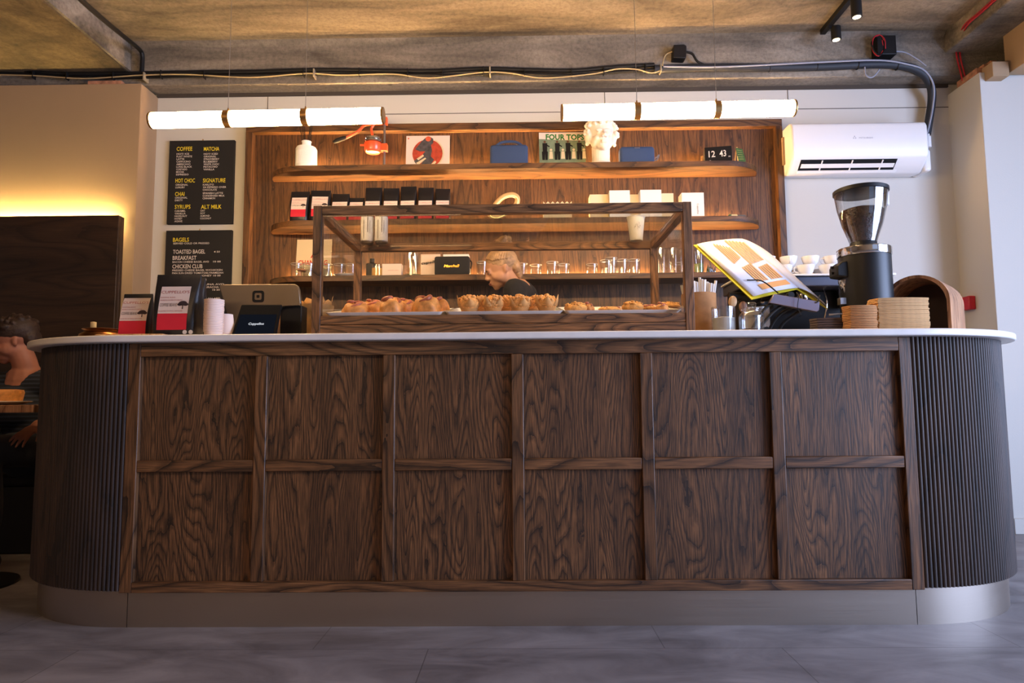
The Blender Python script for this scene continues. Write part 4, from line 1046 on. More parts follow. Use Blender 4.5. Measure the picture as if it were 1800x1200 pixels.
tag(B(tuple(q)).cyl((q.x, q.y, q.z-.045), .020, .075, seg=20).cyl((q.x, q.y, q.z+.03), .013, .02, seg=16).build('pipe_connector', M_white, bev=.002), 'white cylindrical connector where the pipe enters the air conditioner', 'connector')
cable('beam_cable', [(-30, 116, YB), (30, 121, YB), (90, 129, YB), (160, 130, YB), (250, 129, YB), (350, 127, YB), (450, 126, YB), (560, 123, YB), (660, 124, YB), (760, 125, YB), (850, 121, YB), (930, 123, YB), (1010, 124, YB), (1080, 118, YB), (1150, 114, YB)], .014, M_black, 'upper black cable running along the concrete beam', 'cable', 6, 'black cables along the beam')
cable('beam_cable', [(-30, 126, YB), (50, 130, YB), (120, 136, YB), (200, 137, YB), (300, 135, YB), (450, 132, YB), (560, 131, YB), (700, 131, YB), (800, 132, YB), (900, 129, YB), (1000, 132, YB), (1080, 127, YB), (1155, 122, YB)], .009, M_black, 'lower thinner black cable running along the concrete beam', 'cable', 6, 'black cables along the beam')
cable('cream_cable', [(-30, 131, YB-.02), (60, 133, YB-.02), (150, 138, YB-.02), (250, 132, YB-.02), (330, 131, YB-.02), (440, 136, YB-.02), (540, 129, YB-.02), (600, 132, YB-.02), (690, 130, YB-.02), (755, 137, YB-.02), (850, 127, YB-.02), (900, 129, YB-.02), (955, 137, YB-.02), (1040, 130, YB-.02), (1085, 121, YB-.02), (1120, 122, YB-.02), (1145, 128, YB-.02), (1163, 122, YB-.02), (1165, 112, YB-.02), (1170, 97, YB-.01), (1181, 91, YB-.01)], .0045, M_creamc, 'wavy cream cable running along the black cables', 'cable')
for u, v, lab in ((551, 127, 'pale cable clip above the left pendant lamp'), (861, 123, 'pale cable clip in the middle of the beam'), (1162, 118, 'pale cable clip below the black junction box'), (252, 133, 'pale cable clip near the left conduit')):
    q = px(u, v, YB-.03); tag(B(tuple(q)).box(q.x-.005, q.x+.005, q.y-.001, 1.86, q.z-.028, q.z+.028).build('cable_clip', mat('clip_grey', (150, 138, 116), .6), bev=.002), lab, 'cable clip', 'pale clips along the beam')
k0 = None
for u, v in ((60, 132), (119, 134), (200, 134), (284, 131), (360, 132), (534, 128), (632, 127), (717, 128), (778, 129), (850, 125), (922, 128), (1005, 128), (1061, 125), (1134, 120)):
    q = px(u, v, YB-.01)
    if k0 is None: k0 = tag(B((0, 0, 0)).box(-.002, .002, -.018, .016, -.028, .026).build('cable_tie_strap', M_black), 'thin black cable tie around the beam cables', 'cable tie', 'cable ties along the beam'); k0.location = q
    else: o = k0.copy(); COL.objects.link(o); o.location = q
q = px(1193, 94, 1.82)
jb = thing('junction_box', tuple(q), 'square black junction box on the concrete beam above the right lamp', 'junction box'); O = tuple(q)
B(O).prism([(q.x+a, q.z+b) for a, b in ((-.045, -.045), (.035, -.05), (.045, -.04), (.048, .04), (.03, .05), (-.04, .048))][::-1], 1.79, 1.86, 'xz').build('casing', M_black, jb, bev=.006)
P_ = spline([px(1205, 91, 1.82), px(1217, 95, 1.82), px(1226, 108, 1.82), px(1245, 117, 1.83)], 6)
B(O).tube(P_, .008, 8).build('lead', M_black, jb)
q = px(1552, 82, 1.81)
jb = thing('junction_box', tuple(q), 'open dark junction box with a tangle of wires, upper right of the beam', 'junction box'); O = tuple(q)
B(O).box(q.x-.055, q.x+.075, 1.78, 1.86, q.z-.07, q.z+.065).build('casing', M_black, jb, bev=.006)
for i in range(7):
    a = random.random()*6; P_ = [(q.x-.05+.05*math.cos(a+j*.9)*(1-.05*j), 1.775-.01*math.sin(j), q.z-.01+.07*math.sin(a+j*.9)) for j in range(7)]
    B(O).tube(spline(P_, 4), .003, 6).build('loose_wire', M_black if i % 3 else M_red, jb)
cable('loose_cable', [(1565, 90, 1.80), (1590, 92, 1.80), (1612, 104, 1.80), (1628, 116, 1.80)], .005, M_grey, 'grey cable curving from the tangled junction box to the pipe', 'cable')
cable('loose_cable', [(1520, 118, 1.81), (1521, 130, 1.80), (1528, 136, 1.80), (1536, 134, 1.80), (1546, 122, 1.81)], .005, M_grey, 'short grey cable looping below the insulated pipe', 'cable')
for i in (0, 1):
    P_ = [pX(u+5*i, v, 2.93-.012*i) for u, v in ((1770, -22), (1745, 0), (1718, 24), (1694, 46))]+[px(u+6*i, v, 1.84) for u, v in ((1682, 78), (1682, 100), (1688, 125), (1692, 142))]
    P_ = spline(P_, 6); k = B(tuple(P_[20])); k.tube(P_, .0055, 8)
    tag(k.build('red_cable', M_red), ('left' if i == 0 else 'right')+' one of two red cables running down past the upper right corner', 'cable', 'red cables')
cable('black_conduit', [(140-26, -32, .3), (143, 0, .6), (180, 33, 1.0), (215, 62, 1.42), (243, 85, 1.76), (250, 96, 1.82), (250, 112, 1.83), (249, 128, 1.83)], .014, M_black, 'black conduit running along the left concrete beam and turning down', 'conduit')
# track light
q = pz(1446, 60, 3.30)
tl = thing('track_light', (q.x, q.y, 3.33), 'black ceiling track with downlight cylinders, upper right', 'track light'); O = tuple(tl.location)
B(O).box(q.x-.018, q.x+.018, q.y-2.4, q.y, 3.295, 3.33).build('track', M_blackm, tl, bev=.002)
SPOT = emat('spot_lens', (1, .78, .45), 9)
for i, (u, v, dY) in enumerate(((1470, 70, 0), (1506, 30, 0))):
    Y = q.y-.10 if i == 0 else q.y-.45
    xq = q.x+.0
    # cylinder hangs beside the track
    zb = px(u, v, Y).z; xq = px(u, v, Y).x
    s = B(O).cyl((xq, Y, zb), .031, min(.16, 3.29-zb), seg=28).build('spot_cylinder', M_blackm, tl, bev=.002)
    B(O).lathe((xq, Y, zb), [(.023, -.0012), (.0, -.0012)], 24, caps=(True, False)).build('lens', SPOT, s)
    B(O).box(min(q.x, xq)-.005, max(q.x, xq)+.005, Y-.008, Y+.008, min(zb+.13, 3.28), 3.30).build('mount', M_blackm, s)

# ---------------------------------------------------------------- menu boards
def crop(X, Y_): return 280+X/3.873, 230+Y_/3.873
YM = 1.972
def board(v0, v1, z1, z0, lab, heads, items):
    x0, x1 = -2.445, -1.985
    t = thing('menu_board', ((x0+x1)/2, 2.0, z0), lab, 'menu board', 'black menu boards'); O = tuple(t.location)
    bd = B(O).box(x0, x1, YM+.001, 1.998, z0, z1).build('board', M_board, t, bev=.002)
    for lst, m, nm in ((heads, M_yel, 'heading_lettering'), (items, M_whiteprint, 'item_lettering')):
        prev = None; k = None
        for (txt, X0, X1, Yc, hh) in lst:
            if k is None or m is M_yel or hh > 20 or Yc-prev > 19 or Yc < prev:
                if k: k.build(nm, m, t, smooth=False)
                k = B(O)
            prev = Yc
            a = px(*crop(X0, Yc+hh/2), YM); b = px(*crop(X1, Yc+hh/2), YM); c = px(*crop(X0, Yc-hh/2), YM)
            k.text(txt, tuple(a), abs(b.x-a.x), abs(c.z-a.z), .012*(c.z-a.z))
        k.build(nm, m, t, smooth=False)
    k = B(O); k.cyl(((x0+x1)/2, 1.985, z1+.001), .004, .012, seg=8); k.build('hanging_hook', M_brass, t)
    return t
it = []
def col(X0, Y0, L, pitch=17.5, cw=10.6):
    for i, s in enumerate(L): it.append((s, X0-i*.4, X0-i*.4+cw*len(s), Y0+pitch*i, 12.5))
col(118, 157, ['HOT/ ICE', 'FLAT WHITE', 'LATTE', 'CAPPUCINO', 'AMERICANO', 'LUNG BLACK', 'CORTADO', 'MOCHA', 'ESPRESSO'])
col(303, 157, ['HOT/ ICED', 'ORIGINAL', 'STRAWBERRY', 'BLUEBERRY', 'WHITE CHOC', 'PISTACHIO', 'VANILLA'])
col(111, 367, ['ORIGINAL', 'LUXURY'])
col(297, 366, ['KARLITO', 'X4 ESPRESO OVER', 'CHOCOLATE'])
col(296, 424, ['SPANISH LATTE', 'CONDENSED MILK', 'CINNAMON'])
col(107, 455, ['ORIGINAL', 'DIRTY'])
col(105, 545, ['CARAMEL', 'VANILLA', 'HAZELNUT', 'HONEY', 'AGAVE'])
col(280, 543, ['OAT', 'SOY', 'ALMOND', 'COCONUT'])
board(250, 395, 2.681, 2.082, 'upper black menu board listing coffee, matcha and syrups in yellow and white', [('COFFEE', 118, 225, 122, 28), ('MATCHA', 303, 408, 122, 28), ('HOT CHOC', 110, 242, 338, 28), ('SIGNATURE', 297, 450, 337, 28), ('CHAI', 107, 171, 429, 28), ('SYRUPS', 105, 212, 516, 28), ('ALT MILK', 284, 423, 516, 28)], it)
it2 = [('SERVED COLD OR PRESSED', 95, 341, 766, 12.5), ('TOASTED BAGEL', 93, 312, 822, 28), ('4 50', 372, 412, 822, 12), ('BREAKFAST', 91, 253, 864, 28), ('BACON CHEESE BAGEL AVO', 90, 338, 892, 12.5), ('10 00', 367, 418, 889, 12),
       ('CHICKEN CLUB', 89, 294, 922, 28), ('PRESSED CHEESE BAGEL W/CHICKEN', 89, 430, 949, 12.5), ('PAN SUN DRIED TOMATOES PARMESAN', 88, 435, 968, 12.5), ('SIRIRACHA HONEY 10 00', 150, 417, 986, 12.5), ('TUNA AVOCADO', 88, 321, 1016, 28),
       ('BAGEL MELT W/TUNA AVO', 88, 441, 1046, 12.5), ('ROCKET SIRIRACHA', 200, 405, 1064, 12.5), ('10 50', 362, 412, 1081, 12.5), ('HUMMUS FALAFEL', 230, 420, 1141, 12.5), ('BAGEL AVOCADO ROCKET', 88, 400, 1160, 12.5)]
board(407, 560, 2.036, 1.435, 'lower black menu board listing bagels and prices', [('BAGELS', 93, 202, 740, 28)], it2)
#@@SECTION shelves
# ================================================================ things on the shelves
YS = 1.86
def on_shelf(name, u, k, label, cat, group=None, Y=YS, rz=0):
    return root_at(name, u, Y, SH[k], label, cat, group, rz)
def sh_h(u, v, Y, k): return px(u, v, Y).z-SH[k]
# ---- top shelf
t = on_shelf('reed_diffuser', 538, 0, 'white ribbed bottle with black reeds at the left of the top shelf', 'reed diffuser')
r = wpx(519, 556, 275, YS)/2; h = sh_h(538, 259, YS, 0); hn = sh_h(538, 249, YS, 0)
k = B(); k.lathe((0, 0, 0), [(r*.97, 0), (r, .004), (r, h*.88), (r*.9, h*.97), (r*.42, h), (r*.42, hn-.004), (r*.46, hn-.003), (r*.46, hn), (r*.3, hn), (r*.3, h)], 36, caps=(True, False)); bt = k.build('bottle', M_whitem, t, ang=50)
k = B()
for i in range(15):
    a = -2.3+i*.1; k.tube([(r*1.001*math.cos(a), r*1.001*math.sin(a), h*.2), (r*1.001*math.cos(a), r*1.001*math.sin(a), h*.75)], .0013, 5)
k.build('ribbing', M_whitem, bt)
for i, dx in enumerate((-.050, -.038, -.026, -.014, .020, .032, .042)):
    k = B(); k.tube([(dx*.12, random.uniform(-.005, .005), h*.6), (dx*1.0, random.uniform(-.01, .01), sh_h(538, 219, YS, 0)+random.uniform(-.008, .006))], .0022, 6); k.build('reed', M_black, t)
# juicer
t = on_shelf('citrus_press', 660, 0, 'bright orange lever citrus press on the top shelf', 'juicer', Y=1.85)
O = tuple(t.location); YJ = 1.85
def q3(u, v, dy=0): p = px(u, v, YJ); return (p.x, YJ+dy, p.z)
a = px(626, 287, YJ-.04); b = px(683, 287, YJ-.04); zt0 = px(650, 283.5, YJ).z
B(O).box(a.x, b.x, YJ-.055, YJ+.06, SH[0], SH[0]+.014).build('base_plate', M_orange, t, bev=.005)
c = px(675, 260, YJ); k = B(O); k.cyl((c.x, YJ+.01, SH[0]+.01), .0085, px(675, 212, YJ).z-SH[0]-.01, seg=16); k.build('column', M_steel, t)
k = B(O); p = px(677, 213, YJ); k.box(p.x-.016, p.x+.016, YJ-.008, YJ+.028, p.z-.022, p.z+.03); k.build('column_head', M_orange, t, bev=.006)
k = B(O); k.tube(spline([q3(674, 217), q3(655, 218), (q3(640, 221)), q3(628, 232), q3(607, 243)], 6), [.011]*6+[.010]*18+[.008], 10); k.build('lever', M_orange, t)
k = B(O); k.tube([q3(609, 242), q3(604, 243), q3(592, 247), q3(586, 250)], [.011, .016, .016, .010], 12); k.build('grip', M_black, t)
k = B(O); k.tube(spline([q3(657, 219), q3(653, 226), q3(654, 234), q3(655, 240)], 5), .009, 10); k.build('link_arm', M_orange, t)
c = px(656, 262, YJ); zb_, zt1 = px(656, 271, YJ).z, px(656, 253, YJ).z; rj = wpx(642, 672, 262, YJ)/2
k = B(O); k.lathe((c.x, YJ-.01, 0), [(rj*.35, zb_), (rj*.8, zb_+.006), (rj, zb_+.025), (rj, zt1), (rj*.9, zt1)], 28); k.box(c.x+rj*.6, px(681, 262, YJ).x, YJ-.018, YJ+.025, zb_+.02, zt1-.002); k.build('cup_housing', M_orange, t, bev=.002)
k = B(O); k.lathe((c.x, YJ-.01, zt1), [(rj*.97, .002), (rj*1.04, .004), (rj*1.04, .014), (rj*.95, .020), (rj*.98, .022), (rj*.98, .034), (rj*.85, .038), (rj*.2, .040)], 28); k.build('press_cone', M_chrome, t)
k = B(O); p = px(638, 257, YJ); k.tube([(p.x+.02, YJ-.02, p.z), (p.x-.012, YJ-.03, p.z-.004)], .007, 8); k.build('spout', M_orange, t)
# records
def record(u0, u1, v0, Y, k_, name, lab, cat, m=M_label):
    x0 = px(u0, 285, Y).x; x1 = px(u1, 285, Y).x; h = px((u0+u1)/2, v0, Y+.03).z-SH[k_]
    t = thing(name, ((x0+x1)/2, Y, SH[k_]), lab, cat)
    t.rotation_euler = (-.10, 0, 0)
    k = B(); k.box(-(x1-x0)/2, (x1-x0)/2, -.002, .002, 0, h/math.cos(.1)); k.build('sleeve', m, t); return t, (x1-x0), h
def flat(t, polys, m, nm, y=-.0032):
    k = B()
    for P_ in polys:
        kk = k.mark(); k.v += [(x, y, z) for x, z in P_]; k.f.append(tuple(range(kk, kk+len(P_))))
    return k.build(nm, m, t, smooth=False)
def circ(cx_, cz_, r, n=28, a0=0, a1=2*PI): return [(cx_+r*math.cos(a0+(a1-a0)*i/n), cz_+r*math.sin(a0+(a1-a0)*i/n)) for i in range(n)]
def ringp(cx_, cz_, r0, r1, a0, a1, n=20):
    return [(cx_+r1*math.cos(a0+(a1-a0)*i/n), cz_+r1*math.sin(a0+(a1-a0)*i/n)) for i in range(n+1)]+[(cx_+r0*math.cos(a1-(a1-a0)*i/n), cz_+r0*math.sin(a1-(a1-a0)*i/n)) for i in range(n+1)]
M_rust = mat('rust_print', (176, 62, 36), .7, var=.35, vscale=30); M_slate = mat('slate_print', (70, 66, 68), .7, var=.5, vscale=40)
t, w_, h = record(713, 790, 239, 1.925, 0, 'record_sleeve', 'square cream record sleeve with a rust circle and grey shape, right of the orange press', 'record')
u = w_/78
cx_, cz_ = -.5*u, h-34*u
a_ = flat(t, [circ(cx_, cz_, 27*u)], M_rust, 'printed_circle')
flat(t, [ringp(cx_, cz_, 27*u, 29.5*u, -1.2, 1.1)], M_cream, 'printed_ring', -.0036)
sh_ = [[(-22, 8), (-12, 22), (-4, 30), (4, 32), (10, 28), (10, 20), (6, 16), (8, 6), (6, -6), (12, -12), (6, -22), (-6, -30), (-16, -26), (-8, -16), (-20, -20), (-24, -14), (-10, -4), (-4, 4), (-14, 4)]]
flat(t, [[(cx_+x*u, cz_+z*u) for x, z in p] for p in sh_], M_slate, 'printed_figure', -.0040)
flat(t, [[(cx_+x*u, cz_+z*u) for x, z in p] for p in [[(-19, -10), (-8, -2), (-6, -5), (-16, -13)], [(-20, -18), (-4, -8), (-2, -10), (-16, -22)], [(2, -25), (14, -14), (16, -17), (8, -27)]]], M_cream, 'printed_highlight', -.0044)
flat(t, [circ(cx_+1*u, cz_+28*u, 5*u, 16), circ(cx_-34.5*u, cz_+29*u, 1.5*u, 10)], mat('ember_print', (214, 92, 56), .7), 'printed_dot', -.0044)
t, w_, h = record(948, 1030, 233, 1.925, 0, 'record_sleeve', 'record sleeve with green FOUR TOPS lettering and dancing men in suits', 'record', mat('cover_green_grey', (112, 128, 104), .6, var=.2, vscale=20))
u = w_/82
flat(t, [[(-w_/2, h), (-w_/2, h-12*u), (0, h-14.5*u), (w_/2, h-16*u), (w_/2, h)]], M_label, 'title_band')
k = B(); k.text('FOUR TOPS', (-w_/2+12*u, 0, h-13*u), 68*u, 10.5*u, .0022); 
for i in range(len(k.v)): x, y, z = k.v[i]; k.v[i] = (x, -.0038, z-(x+w_/2)*.02)
k.build('title_lettering', mat('green_print', (34, 110, 44), .7), t, smooth=False)
mn, hd = [], []
for cxm in (-31, -9, 10, 30):
    for (x0, x1, z0, z1) in ((-3.5, 4, -38, -20), (-4.5, 0, -52, -36), (1, 5, -52, -36)): mn.append([((cxm+x0)*u, h+z0*u), ((cxm+x1)*u, h+z0*u), ((cxm+x1+.6)*u, h+z1*u), ((cxm+x0-.6)*u, h+z1*u)])
    mn.append([((cxm+3)*u, h-22*u), ((cxm+9)*u, h-26*u), ((cxm+8)*u, h-28*u), ((cxm+3)*u, h-25*u)])
    hd.append(circ(cxm*u, h-17.6*u, 2.2*u, 10))
flat(t, mn, M_black, 'printed_suits', -.0036); flat(t, hd, mat('print_brown', (96, 60, 40), .7), 'printed_heads', -.0036)
cr = []
for cxm in (-20, 1, 20, 38): cr += [circ(cxm*u, h-33*u, 2.4*u, 8), [((cxm-3.5)*u, h-50*u), ((cxm+3.5)*u, h-50*u), ((cxm+2.5)*u, h-36*u), ((cxm-2.5)*u, h-36*u)]]
for i in range(4): flat(t, cr[2*i:2*i+2], M_cream, 'printed_guest', -.0034)
# blue speakers
def speaker_blue(u0, u1, v0, v1, lab, handle, Y=1.84):
    t = on_shelf('portable_speaker', (u0+u1)/2, 0, lab, 'speaker', 'blue portable speakers', Y=Y); w_ = wpx(u0, u1, v1, Y); h = sh_h((u0+u1)/2, v0, Y, 0); d = .085
    k = B(); R = []
    for x, f in ((-w_/2, .80), (-w_/2+.008, .95), (-w_/2+.02, 1), (w_/2-.02, 1), (w_/2-.008, .95), (w_/2, .80)):
        R.append([(x, y*f, h/2+z*f) for y, z in rrect(d, h-.001, .022, 5)])
    k.rings(R[::-1]); k.build('shell', M_blue, t, ang=60)
    if handle:
        k = B(); k.tube(spline([(-.10, 0, h-.006), (-.055, 0, h+.026), (0, 0, h+.034), (.055, 0, h+.026), (.10, 0, h-.006)], 6), .0065, 10, flat=1.4); k.build('carry_handle', M_blue, t)
        k = B(); k.tube(spline([(-.075, -.004, h-.003), (-.04, -.004, h+.015), (0, -.004, h+.021), (.04, -.004, h+.015), (.075, -.004, h-.003)], 6), .002, 6); k.build('handle_trim', M_steel, t)
    else:
        k = B(); k.tube(spline([(w_/2-.004, -.02, .03), (w_/2+.02, -.02, .035), (w_/2+.034, -.02, .068), (w_/2+.018, -.02, .052), (w_/2-.004, -.02, .04)], 5), .004, 8); k.build('strap', mat('grey_strap', (90, 94, 110), .7), t)
        k = B(); k.box(-.018, .018, -d/2-.001, -d/2+.003, h-.018, h-.013); k.build('badge', M_steel, t)
speaker_blue(862, 928, 257, 286, 'larger dark blue speaker with arched carry handle, centre of the top shelf', True)
speaker_blue(1089, 1149, 260, 284, 'smaller dark blue speaker with side strap, right of the plaster bust', False)
# bust
t = on_shelf('plaster_bust', 1057, 0, 'white plaster bust of a curly haired head on the top shelf', 'bust', Y=1.85)
hb = sh_h(1057, 203, 1.85, 0); S = hb/.335
def head_parts(k, c, s, yaw=0, pitch=0, roll=0, ears=True):
    """head of height 2*s*.11ish about c: skull, jaw, nose, brow, lips, ears; faces -y before turning"""
    R = Matrix.Translation(Vector(c)) @ (Matrix.Rotation(yaw, 4, 'Z') @ Matrix.Rotation(pitch, 4, 'X') @ Matrix.Rotation(roll, 4, 'Y')) @ Matrix.Scale(s, 4)
    m0 = k.mark()
    k.ball((0, .018, .035), (.074, .094, .080), 24)
    k.ball((0, -.026, -.026), (.054, .056, .062), 20)
    k.ball((0, -.060, -.078), (.020, .021, .018), 14)
    k.ball((0, -.044, -.060), (.040, .038, .028), 14)
    for sx in (-1, 1): k.ball((sx*.034, -.008, -.052), (.022, .036, .024), 12)
    for sx in (-1, 1):
        k.ball((sx*.036, -.046, -.020), (.025, .028, .026), 12); k.ball((sx*.046, -.018, -.028), (.024, .044, .036), 12)
        k.ball((sx*.028, -.074, .028), (.024, .012, .009), 10)
        k.ball((sx*.028, -.068, .010), (.014, .012, .009), 12)
        if ears:
            k.ball((sx*.074, .016, -.004), (.007, .013, .024), 12); k.ball((sx*.078, .021, .008), (.005, .013, .012), 10)
    k.tube([(0, -.077, .030), (0, -.086, .010), (0, -.098, -.010), (0, -.091, -.018)], [.007, .008, .011, .008], 10)
    for sx in (-1, 1): k.ball((sx*.011, -.090, -.018), (.009, .009, .007), 8)
    k.ball((0, -.085, -.042), (.023, .009, .0055), 12); k.ball((0, -.083, -.053), (.020, .009, .0065), 12)
    k.xf(m0, R); return R
k = B()
R = head_parts(k, (0, -.01, .175*S), 1.0*S*1.0, yaw=.12, pitch=-.05)
k.tube([(0, .02, 0), (0, .015, .05*S), (0, .01, .13*S)], [.066*S, .056*S, .058*S], 20)
k.lathe((0, .01, 0), [(.075*S, 0), (.075*S, .006), (.06*S, .02)], 24)
rnd = random.Random(3)
m0 = k.mark(); k.ball((0, .028, .056), (.090, .100, .084), 24)
for sx in (-1, 1): k.ball((sx*.078, .0, .012), (.024, .036, .044), 14)
k.xf(m0, R)
for i in range(230):
    a = rnd.uniform(0, 2*PI); e = rnd.uniform(-.15, 1.5)
    v = Vector((math.cos(a)*math.cos(e)*.090, .018+math.sin(a)*math.cos(e)*.104, .045+math.sin(e)*.094))
    if v.y < -.03 and v.z < .075: continue
    v = R @ v; k.ball(tuple(v), (rnd.uniform(.009, .015)*S,)*3, 8)
for a in range(18):
    th = -.1+a*.19
    for ex in (0, 1):
        v = R @ Vector((math.cos(th)*(.090+.016*ex), -.035+.02*ex, .045+math.sin(th)*(.072+.012*ex) - (.02 if th < .2 or th > 2.9 else 0))); k.ball(tuple(v), (.012*S, .012*S, .012*S), 8)
for sx in (-1, 1):
    for z in (-.01, .012, -.03): v = R @ Vector((sx*.088, .01, z)); k.ball(tuple(v), .013*S, 8)
k.build('plaster_head', M_plaster, t, mods=remesh(.0032, 2, .5))
# clock, card stand
t = on_shelf('flip_clock', 1262, 0, 'black flip clock showing 12 43 at the right end of the top shelf', 'clock', Y=1.85, rz=-.18)
w_ = wpx(1240, 1285, 270, 1.85)*1.02; h = sh_h(1262, 261, 1.85, 0)
k = B(); k.prism([(-.055, 0), (.05, 0), (.05, h*.98), (-.04, h)], -w_/2, w_/2, 'yz'); k.build('case', M_black, t, bev=.004)
k = B()
Mt = Matrix.Rotation(-math.atan2(.015, h), 4, 'X')
k.text('12', (-w_*.36, -.052, h*.36), w_*.24, h*.40, .0007, M=Mt); k.text('43', (w_*.04, -.052, h*.36), w_*.24, h*.40, .0007, M=Mt); k.text('PM', (w_*.36, -.054, h*.28), w_*.07, h*.09, M=Mt); k.text('TUE', (-w_*.34, -.055, h*.14), w_*.05, h*.05, M=Mt)
k.build('digits', M_whiteprint, t, smooth=False)
k = B(); k.cyl((-w_/2-.016, .0, 0), .009, h*.55, seg=14); tag(k.build('wooden_peg', W_light, loc=(0, 0, 0)), 'small pale wooden peg beside the flip clock', 'peg').location = tuple(t.location)
t = on_shelf('card_easel', 1300, 0, 'green card leaning on a small pale wooden easel at the end of the top shelf', 'card stand', Y=1.86, rz=-.5)
he = sh_h(1296, 258, 1.86, 0)
k = B(); k.tube([(-.035, .0, 0), (-.012, .0, he)], .005, 6); k.tube([(-.01, .04, 0), (-.012, .0, he*.95)], .004, 6); k.tube([(-.03, -.01, .012), (.03, -.03, .012)], .004, 6); k.build('easel', W_light, t)
k = B(); k.rings([[(-.022, -.005, he*.98), (.022, -.004, he*.84), (.05, -.045, .006), (.005, -.05, .01)], [(-.022, -.001, he*.98), (.022, .0, he*.84), (.05, -.041, .006), (.005, -.046, .01)]]); cd_ = k.build('card', mat('green_card', (70, 112, 74), .6, var=.25, vscale=60), t)
k = B(); tl_, tr_, br_, bl_ = [Vector(a) for a in ((-.022, -.0062, he*.98), (.022, -.0052, he*.84), (.05, -.0462, .006), (.005, -.0512, .01))]
for i in range(5):
    f = .15+.16*i; a, b = tl_.lerp(bl_, f), tr_.lerp(br_, f); c, d = tl_.lerp(bl_, f+.03), tr_.lerp(br_, f+.03)
    k.rings([[tuple(a.lerp(b, .12)), tuple(c.lerp(d, .12))], [tuple(a.lerp(b, .85)), tuple(c.lerp(d, .85))]], (False, False), False)
k.build('card_stripes', mat('card_stripe', (170, 176, 120), .6), cd_, smooth=False)

# ---- middle shelf
bagl = ['leftmost black pouch on the middle shelf, fully showing its red label', 'second black pouch on the middle shelf, taller than the short pair beside it', 'black pouch on the middle shelf, third from left with a creased top', 'shortest black pouch on the middle shelf', 'fifth black pouch on the middle shelf, its top slanting up to the right', 'sixth black pouch on the middle shelf with a crumpled top', 'seventh black pouch on the middle shelf, tallest of the right group', 'second black pouch from the right on the middle shelf', 'rightmost black pouch on the middle shelf']
for i, (u0, u1, v) in enumerate(((511, 545, 337), (546, 582, 335), (584, 615, 341), (614, 641, 348), (642, 672, 330), (674, 702, 331), (704, 733, 328), (735, 763, 330), (765, 792, 332))):
    Y = 1.888; x0, x1 = px(u0, 370, Y).x, px(u1, 370, Y).x; h = sh_h((u0+u1)/2, v, Y, 1)
    hl = (.86-.34*(0 if i < 2 else .25 if i < 4 else .62))*1.0
    if i < 2: lab = (.78, .20, .80)
    else:
        zt_ = sh_h(600, 353, Y-.05, 1)/h; lab = (.86, .10, zt_)
    p_ = pouch('coffee_pouch', (x1-x0)*.97, .105, h, bagl[i], 'coffee bag', ((x0+x1)/2, Y, SH[1]), 'black coffee pouches on the middle shelf', lab, True, rz=random.uniform(-.06, .06))
# looped sign
t = on_shelf('looped_sign', 890, 1, 'looped cream letter sign glowing at its inner edge, middle shelf', 'sign', Y=1.88)
O = tuple(t.location)
P_ = [px(u, v, 1.88) for u, v in ((866, 372), (872, 358), (885, 346), (900, 342), (909, 347), (908, 358), (898, 369), (884, 377), (872, 381), (862, 378), (858, 368))]
k = B(O); k.tube(spline(P_, 6), .011, 10, flat=1.6); lo = k.build('letter_tube', mat('cream_tube', (214, 176, 120), .5), t)
k = B(O); k.tube(spline([p+Vector((.004, -.010, -.010)) for p in P_], 6), .003, 6); k.build('lit_edge', emat('sign_glow', (1, .72, .25), 2.5), lo)
k = B(O); z0 = SH[1]; k.box(px(860, 380, 1.88).x, px(910, 380, 1.88).x, 1.87, 1.90, z0, z0+.02); k.build('sign_base', M_cream, t, bev=.003)
t = on_shelf('zigzag_card_box', 980, 1, 'low cream card box with a zigzag rim, between the looped sign and white boxes', 'box', Y=1.88)
w_ = wpx(955, 1005, 380, 1.88); h = sh_h(980, 356, 1.88, 1)
pts = [(-w_/2, 0)]+[(w_/2, 0)]+[(w_/2-w_*i/12, h-(.016 if i % 2 else 0)) for i in range(13)]
k = B(); k.prism(pts[::-1], -.03, -.028, 'xz'); k.prism(pts[::-1], .028, .03, 'xz'); k.box(-w_/2, -w_/2+.002, -.03, .03, 0, h*.8); k.box(w_/2-.002, w_/2, -.03, .03, 0, h*.8); k.box(-w_/2, w_/2, -.03, .03, 0, .002); k.build('card_walls', M_cream, t, smooth=False)
# white boxes
for u0, u1, v, Y, lab, tt in ((1036, 1069, 345, 1.88, 'leftmost cream box on the middle shelf, slightly shadowed', 0), (1070, 1106, 338, 1.84, 'tall white box on the middle shelf, left of the two tallest', 1), (1104, 1124, 345, 1.90, 'cream box set back between the two tallest white boxes', 0), (1124, 1161, 337, 1.84, 'tall white box on the middle shelf, right of the two tallest', 1), (1161, 1182, 343, 1.86, 'narrow white box beside the right tall one on the middle shelf', 0), (1196, 1235, 342, 1.83, 'separate white box with small upright lettering, right of the display case post', 2)):
    x0, x1 = px(u0, 375, Y).x, px(u1, 375, Y).x; h = sh_h((u0+u1)/2, v, Y, 1)
    t = thing('gift_box', ((x0+x1)/2, Y, SH[1]), lab, 'box', 'white boxes on the middle shelf'); w_ = x1-x0
    k = B(); k.box(-w_/2, w_/2, -.045, .045, 0, h); k.build('carton', M_paper if tt else mat('cream_carton', (228, 206, 170), .8), t, bev=.002)
    k = B()
    if tt == 1: k.text('CUPPELLO', (-w_*.3, -.0455, .045), w_*.55, .006)
    elif tt == 2: k.text('Cuppellos', (w_*.18, -.0455, h*.55), .07, .012, M=Matrix.Rotation(PI/2, 4, 'Y'))
    else: k.text('COFFEE', (0, -.0455, .05), w_*.3, .004)
    k.build('box_print', M_ink, t, smooth=False)
t = on_shelf('small_tin', 1288, 1, 'tiny green and cream tin near the right end of the middle shelf', 'tin', Y=1.87)
